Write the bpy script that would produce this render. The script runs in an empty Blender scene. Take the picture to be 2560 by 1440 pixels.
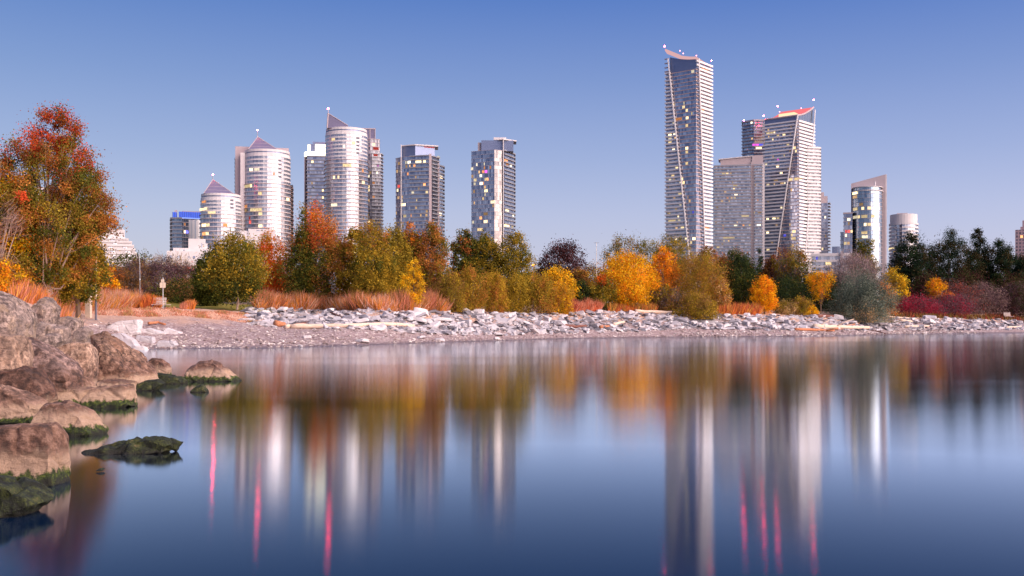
import bpy, bmesh, math, random
import numpy as np
from mathutils import Vector, noise as mnoise

scene = bpy.context.scene
COL = scene.collection
F = 2560.0            # focal length in photo pixels (36 mm lens on a 36 mm sensor)
HOR = 800.0           # photo row of the horizon
CAMZ = 2.5

# ------------------------------------------------------------------ camera
cam_d = bpy.data.cameras.new('camera')
cam = bpy.data.objects.new('camera', cam_d)
COL.objects.link(cam)
cam.location = (0, 0, CAMZ)
cam.rotation_euler = (math.radians(90), 0, 0)
cam_d.sensor_width = 36
cam_d.lens = 36
cam_d.shift_y = 80 / 2560
cam_d.clip_start = 0.1
cam_d.clip_end = 9000
scene.camera = cam

# ------------------------------------------------------------------ sky and sun
SUN_AZ = math.radians(58)      # from "behind the camera" towards the right
SUN_EL = math.radians(27)
world = bpy.data.worlds.new('World')
scene.world = world
world.use_nodes = True
wt = world.node_tree
wt.nodes.clear()
def wn(t, **k):
    n = wt.nodes.new(t)
    for a, b in k.items():
        setattr(n, a, b)
    return n
def wmath(op, a, b=None, clamp=False):
    n = wn('ShaderNodeMath', operation=op, use_clamp=clamp)
    for i, v in enumerate((a, b)):
        if v is None: continue
        if isinstance(v, (int, float)): n.inputs[i].default_value = v
        else: wt.links.new(v, n.inputs[i])
    return n.outputs[0]
out = wn('ShaderNodeOutputWorld')
sky = wn('ShaderNodeTexSky', sky_type='NISHITA', sun_disc=False, sun_elevation=math.radians(4),
         sun_rotation=math.pi - SUN_AZ, air_density=1.0, dust_density=1.0, ozone_density=2.0)
bg1 = wn('ShaderNodeBackground')
bg1.inputs[1].default_value = 0.044
wt.links.new(sky.outputs[0], bg1.inputs[0])
tc = wn('ShaderNodeTexCoord')
sep = wn('ShaderNodeSeparateXYZ')
wt.links.new(tc.outputs['Generated'], sep.inputs[0])
ramp = wn('ShaderNodeValToRGB')
el = ramp.color_ramp
STOPS = [(0.0, (0.63, 0.61, 0.78)), (0.05, (0.55, 0.555, 0.79)), (0.10, (0.455, 0.485, 0.765)),
         (0.155, (0.32, 0.38, 0.69)), (0.225, (0.185, 0.265, 0.60)), (0.30, (0.068, 0.155, 0.53)),
         (0.55, (0.15, 0.22, 0.50)), (1.0, (0.20, 0.25, 0.48))]
while len(el.elements) < len(STOPS):
    el.elements.new(0.5)
for e, (p, c) in zip(el.elements, STOPS):
    e.position = p
    e.color = (*c, 1)
wt.links.new(sep.outputs['Z'], ramp.inputs[0])
# the afterglow of the sunset: a warm lobe low over the sunset azimuth
dotn = wn('ShaderNodeVectorMath', operation='DOT_PRODUCT')
wt.links.new(tc.outputs['Generated'], dotn.inputs[0])
dotn.inputs[1].default_value = (math.sin(SUN_AZ), -math.cos(SUN_AZ), 0.0)
lobe = wmath('POWER', wmath('MAXIMUM', dotn.outputs['Value'], 0.0), 2.0)
low = wmath('POWER', wmath('SUBTRACT', 1.0, wmath('ABSOLUTE', sep.outputs['Z']), clamp=True), 3.2)
glow = wmath('MULTIPLY', lobe, low)
gcol = wn('ShaderNodeMix', data_type='RGBA', blend_type='ADD')
gcol.inputs[0].default_value = 1.0
gm = wn('ShaderNodeVectorMath', operation='SCALE')
gm.inputs[0].default_value = (2.9, 2.15, 1.95)
wt.links.new(glow, gm.inputs['Scale'])
# the sky brightens a little towards the sunset side
side = wmath('ADD', 1.0, wmath('MULTIPLY', sep.outputs['X'], 0.14))
tint = wn('ShaderNodeVectorMath', operation='SCALE')
wt.links.new(ramp.outputs[0], tint.inputs[0])
wt.links.new(side, tint.inputs['Scale'])
wt.links.new(tint.outputs[0], gcol.inputs[6])
wt.links.new(gm.outputs[0], gcol.inputs[7])
bg2 = wn('ShaderNodeBackground')
bg2.inputs[1].default_value = 0.50
wt.links.new(gcol.outputs[2], bg2.inputs[0])
addw = wn('ShaderNodeAddShader')
wt.links.new(bg1.outputs[0], addw.inputs[0])
wt.links.new(bg2.outputs[0], addw.inputs[1])
wt.links.new(addw.outputs[0], out.inputs[0])

sun_d = bpy.data.lights.new('sun', 'SUN')
sun = bpy.data.objects.new('sun', sun_d)
COL.objects.link(sun)
sun_d.energy = 4.2
sun_d.angle = math.radians(84)
sun_d.color = (1.0, 0.76, 0.65)
sdir = Vector((math.sin(SUN_AZ) * math.cos(SUN_EL), -math.cos(SUN_AZ) * math.cos(SUN_EL), math.sin(SUN_EL)))
sun.rotation_euler = sdir.to_track_quat('Z', 'Y').to_euler()
sun.location = (60, -40, 60)

vs = scene.view_settings
scene.display_settings.display_device = 'sRGB'
vs.view_transform = 'Standard'
vs.look = 'None'
vs.exposure = 0.75
vs.gamma = 1.0
vs.use_curve_mapping = False
scene.cycles.use_denoising = True
scene.cycles.max_bounces = 6
scene.cycles.diffuse_bounces = 3
scene.cycles.glossy_bounces = 3
scene.cycles.transmission_bounces = 4
scene.cycles.caustics_reflective = False
scene.cycles.caustics_refractive = False
scene.cycles.sample_clamp_indirect = 12

# ------------------------------------------------------------------ helpers
def tag(o, label=None, cat=None, group=None, kind=None):
    if label: o['label'] = label
    if cat: o['category'] = cat
    if group: o['group'] = group
    if kind: o['kind'] = kind
    return o

def empty(name, loc, rz=0.0, label=None, cat=None, group=None):
    o = bpy.data.objects.new(name, None)
    o.empty_display_size = 0.5
    COL.objects.link(o)
    o.location = loc
    o.rotation_euler = (0, 0, rz)
    return tag(o, label, cat, group)

class MB:
    """collects verts and faces, then links them as one mesh object"""
    def __init__(s):
        s.v, s.f, s.m, s.uv = [], [], [], []
    def face(s, pts, m=0, uv=None):
        b = len(s.v)
        s.v += [tuple(p) for p in pts]
        s.f.append(tuple(range(b, b + len(pts))))
        s.m.append(m)
        s.uv += uv if uv else [(0.0, 0.0)] * len(pts)
    def box(s, x0, x1, y0, y1, z0, z1, m=0):
        s.prism([(x0, y0), (x1, y0), (x1, y1), (x0, y1)], z0, z1, m)
    def prism(s, poly, z0, z1, m=0, caps=True, closed=True, topm=None, ztop=None):
        """vertical prism over a counter-clockwise plan polygon; ztop may give a height for each corner"""
        n = len(poly)
        zt = ztop if ztop else [z1] * n
        u = 0.0
        for i in range(n if closed else n - 1):
            (xa, ya), (xb, yb) = poly[i], poly[(i + 1) % n]
            L = math.hypot(xb - xa, yb - ya)
            j = (i + 1) % n
            s.face([(xa, ya, z0), (xb, yb, z0), (xb, yb, zt[j]), (xa, ya, zt[i])], m,
                   [(u, 0), (u + L, 0), (u + L, zt[j] - z0), (u, zt[i] - z0)])
            u += L
        if caps:
            s.face([(x, y, zt[i]) for i, (x, y) in enumerate(poly)], m if topm is None else topm)
            s.face([(x, y, z0) for x, y in reversed(poly)], m)
    def ring(s, outer, inner, z0, z1, m=0, idx=None):
        """a wall of some thickness round (part of) a polygon"""
        n = len(outer)
        for i in (range(n) if idx is None else idx):
            j = (i + 1) % n
            a, b, c, d = outer[i], outer[j], inner[j], inner[i]
            s.face([(*a, z0), (*b, z0), (*b, z1), (*a, z1)], m)
            s.face([(*c, z0), (*d, z0), (*d, z1), (*c, z1)], m)
            s.face([(*a, z1), (*b, z1), (*c, z1), (*d, z1)], m)
            s.face([(*d, z0), (*c, z0), (*b, z0), (*a, z0)], m)
            if idx is not None:
                s.face([(*d, z0), (*a, z0), (*a, z1), (*d, z1)], m)
                s.face([(*b, z0), (*c, z0), (*c, z1), (*b, z1)], m)
    def tube(s, pts, rad, n=6, m=0):
        pts = [Vector(p) for p in pts]
        rings = []
        for i, p in enumerate(pts):
            t = (pts[min(i + 1, len(pts) - 1)] - pts[max(i - 1, 0)]).normalized()
            a = t.orthogonal().normalized() if i == 0 else (rings_a - t * rings_a.dot(t)).normalized()
            rings_a = a
            b = t.cross(a)
            r = rad[i] if hasattr(rad, '__len__') else rad
            rings.append([p + a * (r * math.cos(2 * math.pi * k / n)) + b * (r * math.sin(2 * math.pi * k / n)) for k in range(n)])
        base = len(s.v)
        for rg in rings:
            s.v += [tuple(q) for q in rg]
        for i in range(len(pts) - 1):
            for k in range(n):
                a0 = base + i * n + k
                a1 = base + i * n + (k + 1) % n
                s.f.append((a0, a1, a1 + n, a0 + n)); s.m.append(m); s.uv += [(0.0, 0.0)] * 4
        s.f.append(tuple(base + k for k in reversed(range(n)))); s.m.append(m); s.uv += [(0.0, 0.0)] * n
        e = base + (len(pts) - 1) * n
        s.f.append(tuple(e + k for k in range(n))); s.m.append(m); s.uv += [(0.0, 0.0)] * n
    def sphere(s, c, r, m=0, nu=10, nv=6):
        c = Vector(c)
        base = len(s.v)
        for j in range(1, nv):
            ph = math.pi * j / nv
            for i in range(nu):
                th = 2 * math.pi * i / nu
                s.v.append(tuple(c + Vector((math.sin(ph) * math.cos(th), math.sin(ph) * math.sin(th), math.cos(ph))) * r))
        for j in range(nv - 2):
            for i in range(nu):
                a = base + j * nu + i; b = base + j * nu + (i + 1) % nu
                s.f.append((a, a + nu, b + nu, b)); s.m.append(m); s.uv += [(0.0, 0.0)] * 4
        top = len(s.v); s.v.append(tuple(c + Vector((0, 0, r)))); s.v.append(tuple(c - Vector((0, 0, r))))
        for i in range(nu):
            j = (i + 1) % nu
            s.f.append((top, base + i, base + j)); s.m.append(m); s.uv += [(0.0, 0.0)] * 3
            k = base + (nv - 2) * nu
            s.f.append((top + 1, k + j, k + i)); s.m.append(m); s.uv += [(0.0, 0.0)] * 3
    def mesh(s, name, mats):
        me = bpy.data.meshes.new(name)
        me.from_pydata(s.v, [], s.f)
        mats = mats if isinstance(mats, (list, tuple)) else [mats]
        for m in mats:
            me.materials.append(m)
        me.polygons.foreach_set('material_index', s.m)
        uvl = me.uv_layers.new(name='uv')
        uvl.data.foreach_set('uv', np.array(s.uv, dtype=np.float32).ravel())
        me.update()
        return me
    def build(s, name, mats, parent=None, loc=(0, 0, 0), smooth=False):
        me = s.mesh(name, mats)
        if smooth:
            me.polygons.foreach_set('use_smooth', [True] * len(me.polygons))
        return link(name, me, parent, loc)

def link(name, me, parent=None, loc=(0, 0, 0)):
    o = bpy.data.objects.new(name, me)
    COL.objects.link(o)
    o.parent = parent
    o.location = loc
    return o

def px_point(px, py, d):
    return Vector(((px - 1280) / F * d, d, CAMZ + (HOR - py) / F * d))

# ------------------------------------------------------------------ material helpers
class NT:
    def __init__(s, name):
        s.mat = bpy.data.materials.new(name)
        s.mat.use_nodes = True
        s.t = s.mat.node_tree
        s.t.nodes.clear()
        s.out = s.t.nodes.new('ShaderNodeOutputMaterial')
    def n(s, t, ins=None, **k):
        nd = s.t.nodes.new(t)
        for a, b in k.items():
            setattr(nd, a, b)
        for key, v in (ins or {}).items():
            s.set(nd.inputs[key], v)
        return nd
    def set(s, sock, v):
        if isinstance(v, bpy.types.NodeSocket):
            s.t.links.new(v, sock)
        elif isinstance(v, (tuple, list)) and len(v) == 3 and sock.type == 'RGBA':
            sock.default_value = (*v, 1)
        else:
            sock.default_value = v
    def math(s, op, a, b=0.0, clamp=False):
        return s.n('ShaderNodeMath', {0: a, 1: b}, operation=op, use_clamp=clamp).outputs[0]
    def noise(s, vec, scale, detail=4, rough=0.55):
        return s.n('ShaderNodeTexNoise', {'Vector': vec, 'Scale': scale, 'Detail': detail, 'Roughness': rough}).outputs[0]
    def ramp(s, fac, stops, interp='LINEAR'):
        r = s.n('ShaderNodeValToRGB', {0: fac})
        cr = r.color_ramp
        cr.interpolation = interp
        while len(cr.elements) < len(stops):
            cr.elements.new(0.5)
        for e, (p, c) in zip(cr.elements, stops):
            e.position = p
            e.color = (*c, 1) if len(c) == 3 else c
        return r.outputs[0]
    def mix(s, fac, a, b, mode='MIX'):
        m = s.n('ShaderNodeMix', data_type='RGBA', blend_type=mode)
        s.set(m.inputs[0], fac); s.set(m.inputs[6], a); s.set(m.inputs[7], b)
        return m.outputs[2]
    def bump(s, h, strength=0.5, dist=0.1):
        return s.n('ShaderNodeBump', {'Height': h, 'Strength': strength, 'Distance': dist}).outputs[0]
    def bsdf(s, **k):
        b = s.n('ShaderNodeBsdfPrincipled')
        for key, v in k.items():
            s.set(b.inputs[key.replace('_', ' ')], v)
        s.t.links.new(b.outputs[0], s.out.inputs[0])
        return b

def plain(name, col, rough=0.7, metal=0.0, var=0.12, scale=0.4, spec=0.4):
    """a painted or cast surface with slight large-scale weathering"""
    t = NT(name)
    geo = t.n('ShaderNodeNewGeometry')
    nz = t.noise(geo.outputs['Position'], scale, 5)
    c = t.mix(nz, tuple(x * (1 - var) for x in col), tuple(min(1, x * (1 + var)) for x in col))
    t.bsdf(Base_Color=c, Roughness=rough, Metallic=metal, Specular_IOR_Level=spec)
    return t.mat

def glow_mat(name, col, strength):
    t = NT(name)
    e = t.n('ShaderNodeEmission', {'Color': col, 'Strength': strength})
    t.t.links.new(e.outputs[0], t.out.inputs[0])
    return t.mat

def facade_glass(name, dark, light, pale_share=0.3, bay=1.5, frame=(0.25, 0.25, 0.3), metal=0.85, rough=0.12, fh=3.2, spandrel=0.0, spcol=(0.5, 0.5, 0.52)):
    """a band of window panes: each pane a little different (blinds, curtains, tint), thin mullions between"""
    t = NT(name)
    uv = t.n('ShaderNodeUVMap', uv_map='uv').outputs[0]
    sx = t.n('ShaderNodeSeparateXYZ', {0: uv})
    oi = t.n('ShaderNodeObjectInfo')
    ub = t.math('DIVIDE', sx.outputs[0], bay)
    cell = t.math('FLOOR', ub)
    cv = t.n('ShaderNodeCombineXYZ', {0: cell, 1: t.math('MULTIPLY', oi.outputs['Random'], 517.3)})
    wnz = t.n('ShaderNodeTexWhiteNoise', {'Vector': cv.outputs[0]}, noise_dimensions='2D')
    pane = t.ramp(wnz.outputs['Value'], [(0.0, dark), (0.6 - pale_share * 0.5, tuple(a * 0.6 + b * 0.4 for a, b in zip(dark, light))),
                                         (0.999 - pale_share, tuple(a * 0.45 + b * 0.55 for a, b in zip(dark, light))), (1.0, light)])
    fr = t.math('FRACT', ub)
    mull = t.math('LESS_THAN', fr, 0.10)
    col = t.mix(mull, pane, frame)
    met = t.math('MULTIPLY', t.math('SUBTRACT', 1.0, mull), metal)
    if spandrel > 0:
        sp = t.math('LESS_THAN', sx.outputs[1], spandrel)
        col = t.mix(sp, col, spcol)
        met = t.math('MULTIPLY', met, t.math('SUBTRACT', 1.0, sp))
    t.bsdf(Base_Color=col, Roughness=rough, Metallic=met)
    return t.mat
# ------------------------------------------------------------------ terrain, water
SHORE = [(3000, 1200), (900, 560), (300, 330), (160, 248), (122, 215), (100, 200), (73, 183), (44, 156), (24, 149), (6.4, 136), (-8, 114), (-15, 102),
         (-21, 91), (-30.6, 88), (-31, 83), (-27, 74), (-22.5, 62), (-17.5, 48), (-15, 40), (-13.6, 32), (-12.4, 24), (-9.6, 16.5),
         (-7.4, 12), (-5, 7), (-3, 3), (1, -1), (8, -4), (60, -30), (3000, -900)]
SH = np.array(SHORE, dtype=float)
def sstep(x, a, b):
    t = np.clip((x - a) / (b - a), 0, 1)
    return t * t * (3 - 2 * t)
def shore_dist(x, y):
    x = np.asarray(x, float); y = np.asarray(y, float)
    best = np.full(x.shape, 1e9)
    inside = np.zeros(x.shape, bool)          # inside the water polygon (it closes far out on the right)
    n = len(SH)
    for i in range(n):
        ax, ay = SH[i]; bx, by = SH[(i + 1) % n]
        if i < n - 1:
            dx, dy = bx - ax, by - ay
            t = np.clip(((x - ax) * dx + (y - ay) * dy) / (dx * dx + dy * dy), 0, 1)
            best = np.minimum(best, np.hypot(x - ax - t * dx, y - ay - t * dy))
        c = ((ay > y) != (by > y))
        with np.errstate(divide='ignore', invalid='ignore'):
            xi = (bx - ax) * (y - ay) / (by - ay) + ax
        inside ^= c & (x < xi)
    return np.where(inside, -best, best)
PS = [-400, -8, -2, 0, 3, 7, 12, 20, 28, 52, 150, 400, 3000]
PZ = [-6, -2.2, -0.6, 0, 0.28, 0.75, 1.6, 3.15, 3.8, 5.2, 6.5, 8, 12]
def height(x, y):
    x = np.asarray(x, float); y = np.asarray(y, float)
    s = shore_dist(x, y)
    k = 1 + 1.2 * sstep(x, -25, -13) * sstep(y, 70, 95) - 0.5 * sstep(x, 5, 30) + 3.0 * sstep(-x, 2, 9) * sstep(-y, -80, -58)
    z = np.interp(np.where(s > 0, s * k, s), PS, PZ)
    z = z + 1.8 * sstep(-x, 31, 41) * sstep(-y, -104, -88) * (s > 0)
    m = sstep(-x, 8, 14) * sstep(-y, -70, -50)
    z = z * (1 - m) + np.minimum(z, 3.3 + 0.02 * z) * m
    w = np.clip(s / 8, 0, 1)
    z = z + w * (0.10 * np.sin(x * 0.83 + 1.3 * np.sin(y * 0.31)) * np.sin(y * 0.71 + x * 0.2) + 0.05 * np.sin(x * 2.1 + y * 1.7))
    return z
def gz(x, y):
    return float(height(np.array([x]), np.array([y]))[0])
_DS = np.concatenate([np.arange(8, 60, 0.25), np.arange(60, 320, 0.5)])
def ground_at(px, py, d0=60):
    """where the line of sight through a photo pixel meets the ground"""
    x = (px - 1280) / F * _DS
    z = CAMZ + (HOR - py) / F * _DS
    hit = np.nonzero((height(x, _DS) >= z) & (_DS > d0))[0]
    d = float(_DS[hit[0]]) if len(hit) else 140.0
    xx = (px - 1280) / F * d
    return Vector((xx, d, gz(xx, d)))

def axis(lo, hi, step, far_lo, far_hi):
    a = list(np.arange(lo, hi + 0.01, step))
    g = step
    while a[-1] < far_hi:
        g *= 1.35; a.append(a[-1] + g)
    g = step
    while a[0] > far_lo:
        g *= 1.35; a.insert(0, a[0] - g)
    return np.array(a)
gx = axis(-75, 135, 1.0, -3200, 3200)
gy = axis(-6, 235, 1.0, -900, 4200)
GX, GY = np.meshgrid(gx, gy)
GZ = height(GX, GY)
nx, ny = len(gx), len(gy)
verts = np.stack([GX.ravel(), GY.ravel(), GZ.ravel()], 1)
ii = np.arange(nx * ny).reshape(ny, nx)
quads = np.stack([ii[:-1, :-1].ravel(), ii[:-1, 1:].ravel(), ii[1:, 1:].ravel(), ii[1:, :-1].ravel()], 1)
me = bpy.data.meshes.new('ground')
me.from_pydata(verts.tolist(), [], quads.tolist())
me.polygons.foreach_set('use_smooth', [True] * len(me.polygons))

t = NT('gravel_and_soil')
geo = t.n('ShaderNodeNewGeometry')
pos = geo.outputs['Position']
n1 = t.noise(pos, 0.35, 4)
n2 = t.noise(pos, 3.2, 6, 0.7)
n3 = t.n('ShaderNodeTexVoronoi', {'Vector': pos, 'Scale': 5.0}).outputs['Color']
peb = t.ramp(t.n('ShaderNodeSeparateXYZ', {0: n3}).outputs[0], [(0.0, (0.20, 0.14, 0.145)), (0.55, (0.37, 0.275, 0.28)), (0.85, (0.50, 0.40, 0.40)), (1.0, (0.68, 0.60, 0.60))])
gravel = t.mix(t.math('MULTIPLY', n2, 0.5), peb, (0.31, 0.225, 0.225))
straw = t.mix(n2, (0.46, 0.27, 0.19), (0.72, 0.50, 0.39))
zz = t.n('ShaderNodeSeparateXYZ', {0: pos}).outputs[2]
up = t.math('ADD', zz, t.math('MULTIPLY', n1, 2.4))
m_up = t.n('ShaderNodeMapRange', {0: up, 1: 3.2, 2: 4.0, 3: 0.0, 4: 1.0}).outputs[0]
c = t.mix(m_up, gravel, straw)
m_soil = t.n('ShaderNodeMapRange', {0: up, 1: 5.4, 2: 6.2, 3: 0.0, 4: 1.0}).outputs[0]
c = t.mix(m_soil, c, (0.07, 0.055, 0.025))
wet = t.n('ShaderNodeMapRange', {0: t.math('ADD', zz, t.math('MULTIPLY', n2, 0.2)), 1: 0.16, 2: 0.36, 3: 1.0, 4: 0.0}).outputs[0]
c = t.mix(wet, c, t.mix(0.55, c, (0.05, 0.045, 0.06)))
t.bsdf(Base_Color=c, Roughness=t.math('SUBTRACT', 0.92, t.math('MULTIPLY', wet, 0.45)), Normal=t.bump(t.math('ADD', n2, t.n('ShaderNodeSeparateXYZ', {0: n3}).outputs[1]), 0.9, 0.12))
me.materials.append(t.mat)
tag(link('ground', me), 'gravel beach rising to the grassy shore and the parkland', kind='structure')

t = NT('still_lake_water')
geo = t.n('ShaderNodeNewGeometry')
nz = t.noise(geo.outputs['Position'], 0.05, 3)
wind = t.noise(t.n('ShaderNodeMapping', {0: geo.outputs['Position'], 'Scale': (0.012, 0.07, 1.0)}).outputs[0], 1.0, 4, 0.6)
rgh = t.n('ShaderNodeMapRange', {0: wind, 1: 0.35, 2: 0.68, 3: 0.084, 4: 0.108}).outputs[0]
g = t.n('ShaderNodeBsdfGlossy', {'Color': (0.86, 0.93, 1.0), 'Roughness': rgh, 'Anisotropy': 0.40, 'Tangent': t.n('ShaderNodeCombineXYZ', {0: 1.0}).outputs[0]}, distribution='BECKMANN')
dff = t.n('ShaderNodeBsdfDiffuse', {'Color': (0.002, 0.013, 0.042)})
fr = t.n('ShaderNodeFresnel', {'IOR': 1.45})
fac = t.math('MINIMUM', t.math('MULTIPLY', t.math('POWER', fr.outputs[0], 2.9), 7.0), 0.97)
mx = t.n('ShaderNodeMixShader', {0: fac, 1: dff.outputs[0], 2: g.outputs[0]})
t.t.links.new(mx.outputs[0], t.out.inputs[0])
wm = MB()
wm.face([(-60, -1000, 0), (3100, -1000, 0), (3100, 1500, 0), (-60, 1500, 0)])
tag(wm.build('water', t.mat), 'smooth blue lake water mirroring the skyline', kind='structure')

# mown lawn behind the beach on the left: a strip laid just above the ground
t = NT('mown_grass')
geo = t.n('ShaderNodeNewGeometry')
n2 = t.noise(geo.outputs['Position'], 2.0, 5, 0.7)
t.bsdf(Base_Color=t.mix(n2, (0.16, 0.15, 0.012), (0.38, 0.29, 0.03)), Roughness=0.9)
lx = np.arange(-56, -27, 1.0); ly = np.arange(121, 146, 1.0)
LX, LY = np.meshgrid(lx, ly)
LX = LX - (LY - 121) * 0.25
LZ = height(LX, LY) + 0.06
li = np.arange(LX.size).reshape(LX.shape)
me = bpy.data.meshes.new('lawn')
me.from_pydata(np.stack([LX.ravel(), LY.ravel(), LZ.ravel()], 1).tolist(), [],
               np.stack([li[:-1, :-1].ravel(), li[:-1, 1:].ravel(), li[1:, 1:].ravel(), li[1:, :-1].ravel()], 1).tolist())
me.materials.append(t.mat)
tag(link('lawn', me), 'strip of yellow-green mown lawn above the beach', kind='structure')

TOPL = [(560, 768), (640, 774), (900, 778), (1110, 783), (1250, 786), (1400, 788), (1500, 780), (1640, 785), (1750, 792), (1850, 788), (2000, 791), (2150, 798), (2300, 797), (2560, 804)]
_tx = np.arange(560, 2570, 30)
_td = np.array([ground_at(p, np.interp(p, [a for a, _ in TOPL], [b for _, b in TOPL]), 85).y for p in _tx])
def bank_d(px):
    """distance of the top of the stone bank along a line of sight"""
    return float(np.interp(px, _tx, _td))
# ------------------------------------------------------------------ buildings
M = {}
M['white'] = plain('white_concrete', (0.60, 0.575, 0.60), 0.75)
M['guard'] = plain('white_balcony_panel', (0.70, 0.685, 0.71), 0.55)
M['pinkwall'] = plain('pale_mauve_wall', (0.42, 0.36, 0.39), 0.8)
M['slab'] = plain('brown_slab_edge', (0.50, 0.37, 0.36), 0.8)
M['greyslab'] = plain('grey_slab_edge', (0.42, 0.37, 0.40), 0.8)
M['darkwall'] = plain('dark_grey_wall', (0.13, 0.13, 0.17), 0.7)
M['slate'] = plain('slate_metal_roof', (0.13, 0.125, 0.22), 0.55)
M['brick'] = plain('mauve_brick', (0.34, 0.25, 0.28), 0.85, var=0.25, scale=0.8)
M['steel'] = plain('galvanised_steel', (0.45, 0.45, 0.46), 0.4, 0.7)
M['screen'] = plain('dark_blue_screen', (0.16, 0.20, 0.32), 0.35, 0.6)
M['pale'] = facade_glass('pale_curtain_glass', (0.22, 0.27, 0.36), (0.52, 0.525, 0.55), 0.4, 1.5, (0.45, 0.45, 0.5), 0.92, 0.32, spandrel=0.7, spcol=(0.46, 0.455, 0.49))
M['dark'] = facade_glass('dark_blue_glass', (0.15, 0.18, 0.27), (0.62, 0.64, 0.70), 0.12, 1.5, (0.16, 0.17, 0.23), 0.85, 0.15)
M['matte'] = facade_glass('matte_grey_facade', (0.07, 0.08, 0.12), (0.42, 0.42, 0.47), 0.15, 1.5, (0.15, 0.15, 0.19), 0.35, 0.3)
M['mid'] = facade_glass('grey_blue_glass', (0.17, 0.21, 0.28), (0.70, 0.69, 0.72), 0.28, 1.7, (0.24, 0.24, 0.28), 0.85, 0.18)
M['clear'] = facade_glass('clear_blue_glass', (0.14, 0.20, 0.28), (0.42, 0.45, 0.49), 0.2, 1.9, (0.22, 0.25, 0.30), 0.92, 0.14)
M['mirror'] = facade_glass('bright_panel_glass', (0.08, 0.08, 0.095), (0.24, 0.235, 0.25), 0.4, 1.6, (0.35, 0.33, 0.36), 0.92, 0.2)
M['railglass'] = plain('balcony_glass', (0.24, 0.28, 0.34), 0.35, 0.2)
L = {
    'w': ('warm_lit_room', (1.0, 0.72, 0.38), 0.84),
    'y': ('yellow_lit_room', (1.0, 0.76, 0.42), 0.71),
    'p': ('pale_lit_room', (1.0, 0.86, 0.62), 0.78),
    'o': ('orange_lit_room', (1.0, 0.40, 0.16), 0.56),
    'r': ('red_lit_room', (0.9, 0.10, 0.08), 0.56),
    'm': ('magenta_lit_room', (0.85, 0.12, 0.75), 0.62),
    'b': ('blue_lit_room', (0.16, 0.16, 1.0), 0.62),
    'd': ('dim_lit_room', (0.9, 0.55, 0.28), 0.34),
}
def room_glow(name, col, strength):
    """a lit room: blinds and furniture make it uneven, and no two are equally bright"""
    t = NT(name)
    geo = t.n('ShaderNodeNewGeometry')
    oi = t.n('ShaderNodeObjectInfo')
    nz = t.noise(geo.outputs['Position'], 0.9, 2, 0.6)
    e = t.n('ShaderNodeEmission', {'Color': col, 'Strength': t.math('MULTIPLY', strength, t.math('MULTIPLY', t.math('ADD', 0.15, t.math('MULTIPLY', nz, 1.5)), t.math('ADD', 0.55, t.math('MULTIPLY', t.math('POWER', oi.outputs['Random'], 2.0), 2.0))))})
    t.t.links.new(e.outputs[0], t.out.inputs[0])
    return t.mat
L = {k: room_glow(*v) for k, v in L.items()}
M['beacon'] = glow_mat('red_beacon_lamp', (1.0, 0.03, 0.06), 230.0)
M['beacon_soft'] = glow_mat('pale_beacon_lamp', (1.0, 0.25, 0.28), 6.0)
M['bluecrown'] = glow_mat('blue_lit_crown', (0.10, 0.16, 0.95), 0.46)
t = NT('blue_lit_glazed_crown')
uvs = t.n('ShaderNodeSeparateXYZ', {0: t.n('ShaderNodeUVMap', uv_map='uv').outputs[0]})
fr_u = t.math('FRACT', t.math('DIVIDE', uvs.outputs[0], 1.5))
st_ = t.math('ADD', 0.28, t.math('MULTIPLY', t.math('GREATER_THAN', fr_u, 0.3), t.math('ADD', 0.12, t.math('MULTIPLY', t.noise(t.n('ShaderNodeNewGeometry').outputs['Position'], 0.5, 2), 0.4))))
em_ = t.n('ShaderNodeEmission', {'Color': (0.12, 0.20, 0.95), 'Strength': st_})
t.t.links.new(em_.outputs[0], t.out.inputs[0])
M['bluecrown'] = t.mat
M['bluecrown_strip'] = glow_mat('blue_lit_crown_edge', (0.30, 0.42, 1.0), 0.74)
M['whitecrown'] = glow_mat('white_lit_crown', (1.0, 0.86, 0.58), 2.4)
M['redroof'] = glow_mat('red_roof_painted_floodlight', (0.95, 0.20, 0.22), 0.62)  # red light on the roof, put into its surface as emission; no floodlights built
M['pinkroof'] = glow_mat('pink_canopy_painted_light', (0.95, 0.55, 0.56), 0.46)  # pink light on the canopy, put into its surface as emission
M['gold'] = glow_mat('golden_lit_penthouse', (1.0, 0.70, 0.42), 0.81)

class Site:
    """a building's own frame: +x to its right and +y away from the shore, base at ground level"""
    def __init__(s, name, label, px, D, cat='building', group=None):
        s.D, s.px = D, px
        x = (px - 1280) / F * D
        s.zg = gz(x, D) - 0.2
        s.az = math.atan2(x, D)
        s.R = math.hypot(x, D)
        s.root = empty(name, (x, D, s.zg), -s.az, label, cat, group)
    def u(s, px, y=0.0):
        th = math.atan((px - 1280) / F) - s.az
        return math.tan(th) * (s.R + y)
    def z(s, py):
        return CAMZ + (HOR - py) / F * s.D - s.zg
    def build(s, mb, name, mats, loc=(0, 0, 0), smooth=False):
        return mb.build(name, mats, s.root, loc, smooth)

def offs(poly, r):
    n = len(poly)
    res = []
    for i in range(n):
        p0, p1, p2 = Vector(poly[i - 1]), Vector(poly[i]), Vector(poly[(i + 1) % n])
        d1 = (p1 - p0).normalized(); d2 = (p2 - p1).normalized()
        n1 = Vector((d1.y, -d1.x)); n2 = Vector((d2.y, -d2.x))
        m = (n1 + n2)
        m = m / max(0.3, m.dot(n1))
        res.append(tuple(p1 + m * r))
    return res

def arc_poly(cx, cy, rx, ry, n=28, a0=0, a1=360):
    full = (a1 - a0) >= 360
    k = n if full else n + 1
    return [(cx + rx * math.cos(math.radians(a0 + (a1 - a0) * i / n)), cy + ry * math.sin(math.radians(a0 + (a1 - a0) * i / n))) for i in range(k)]

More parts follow.
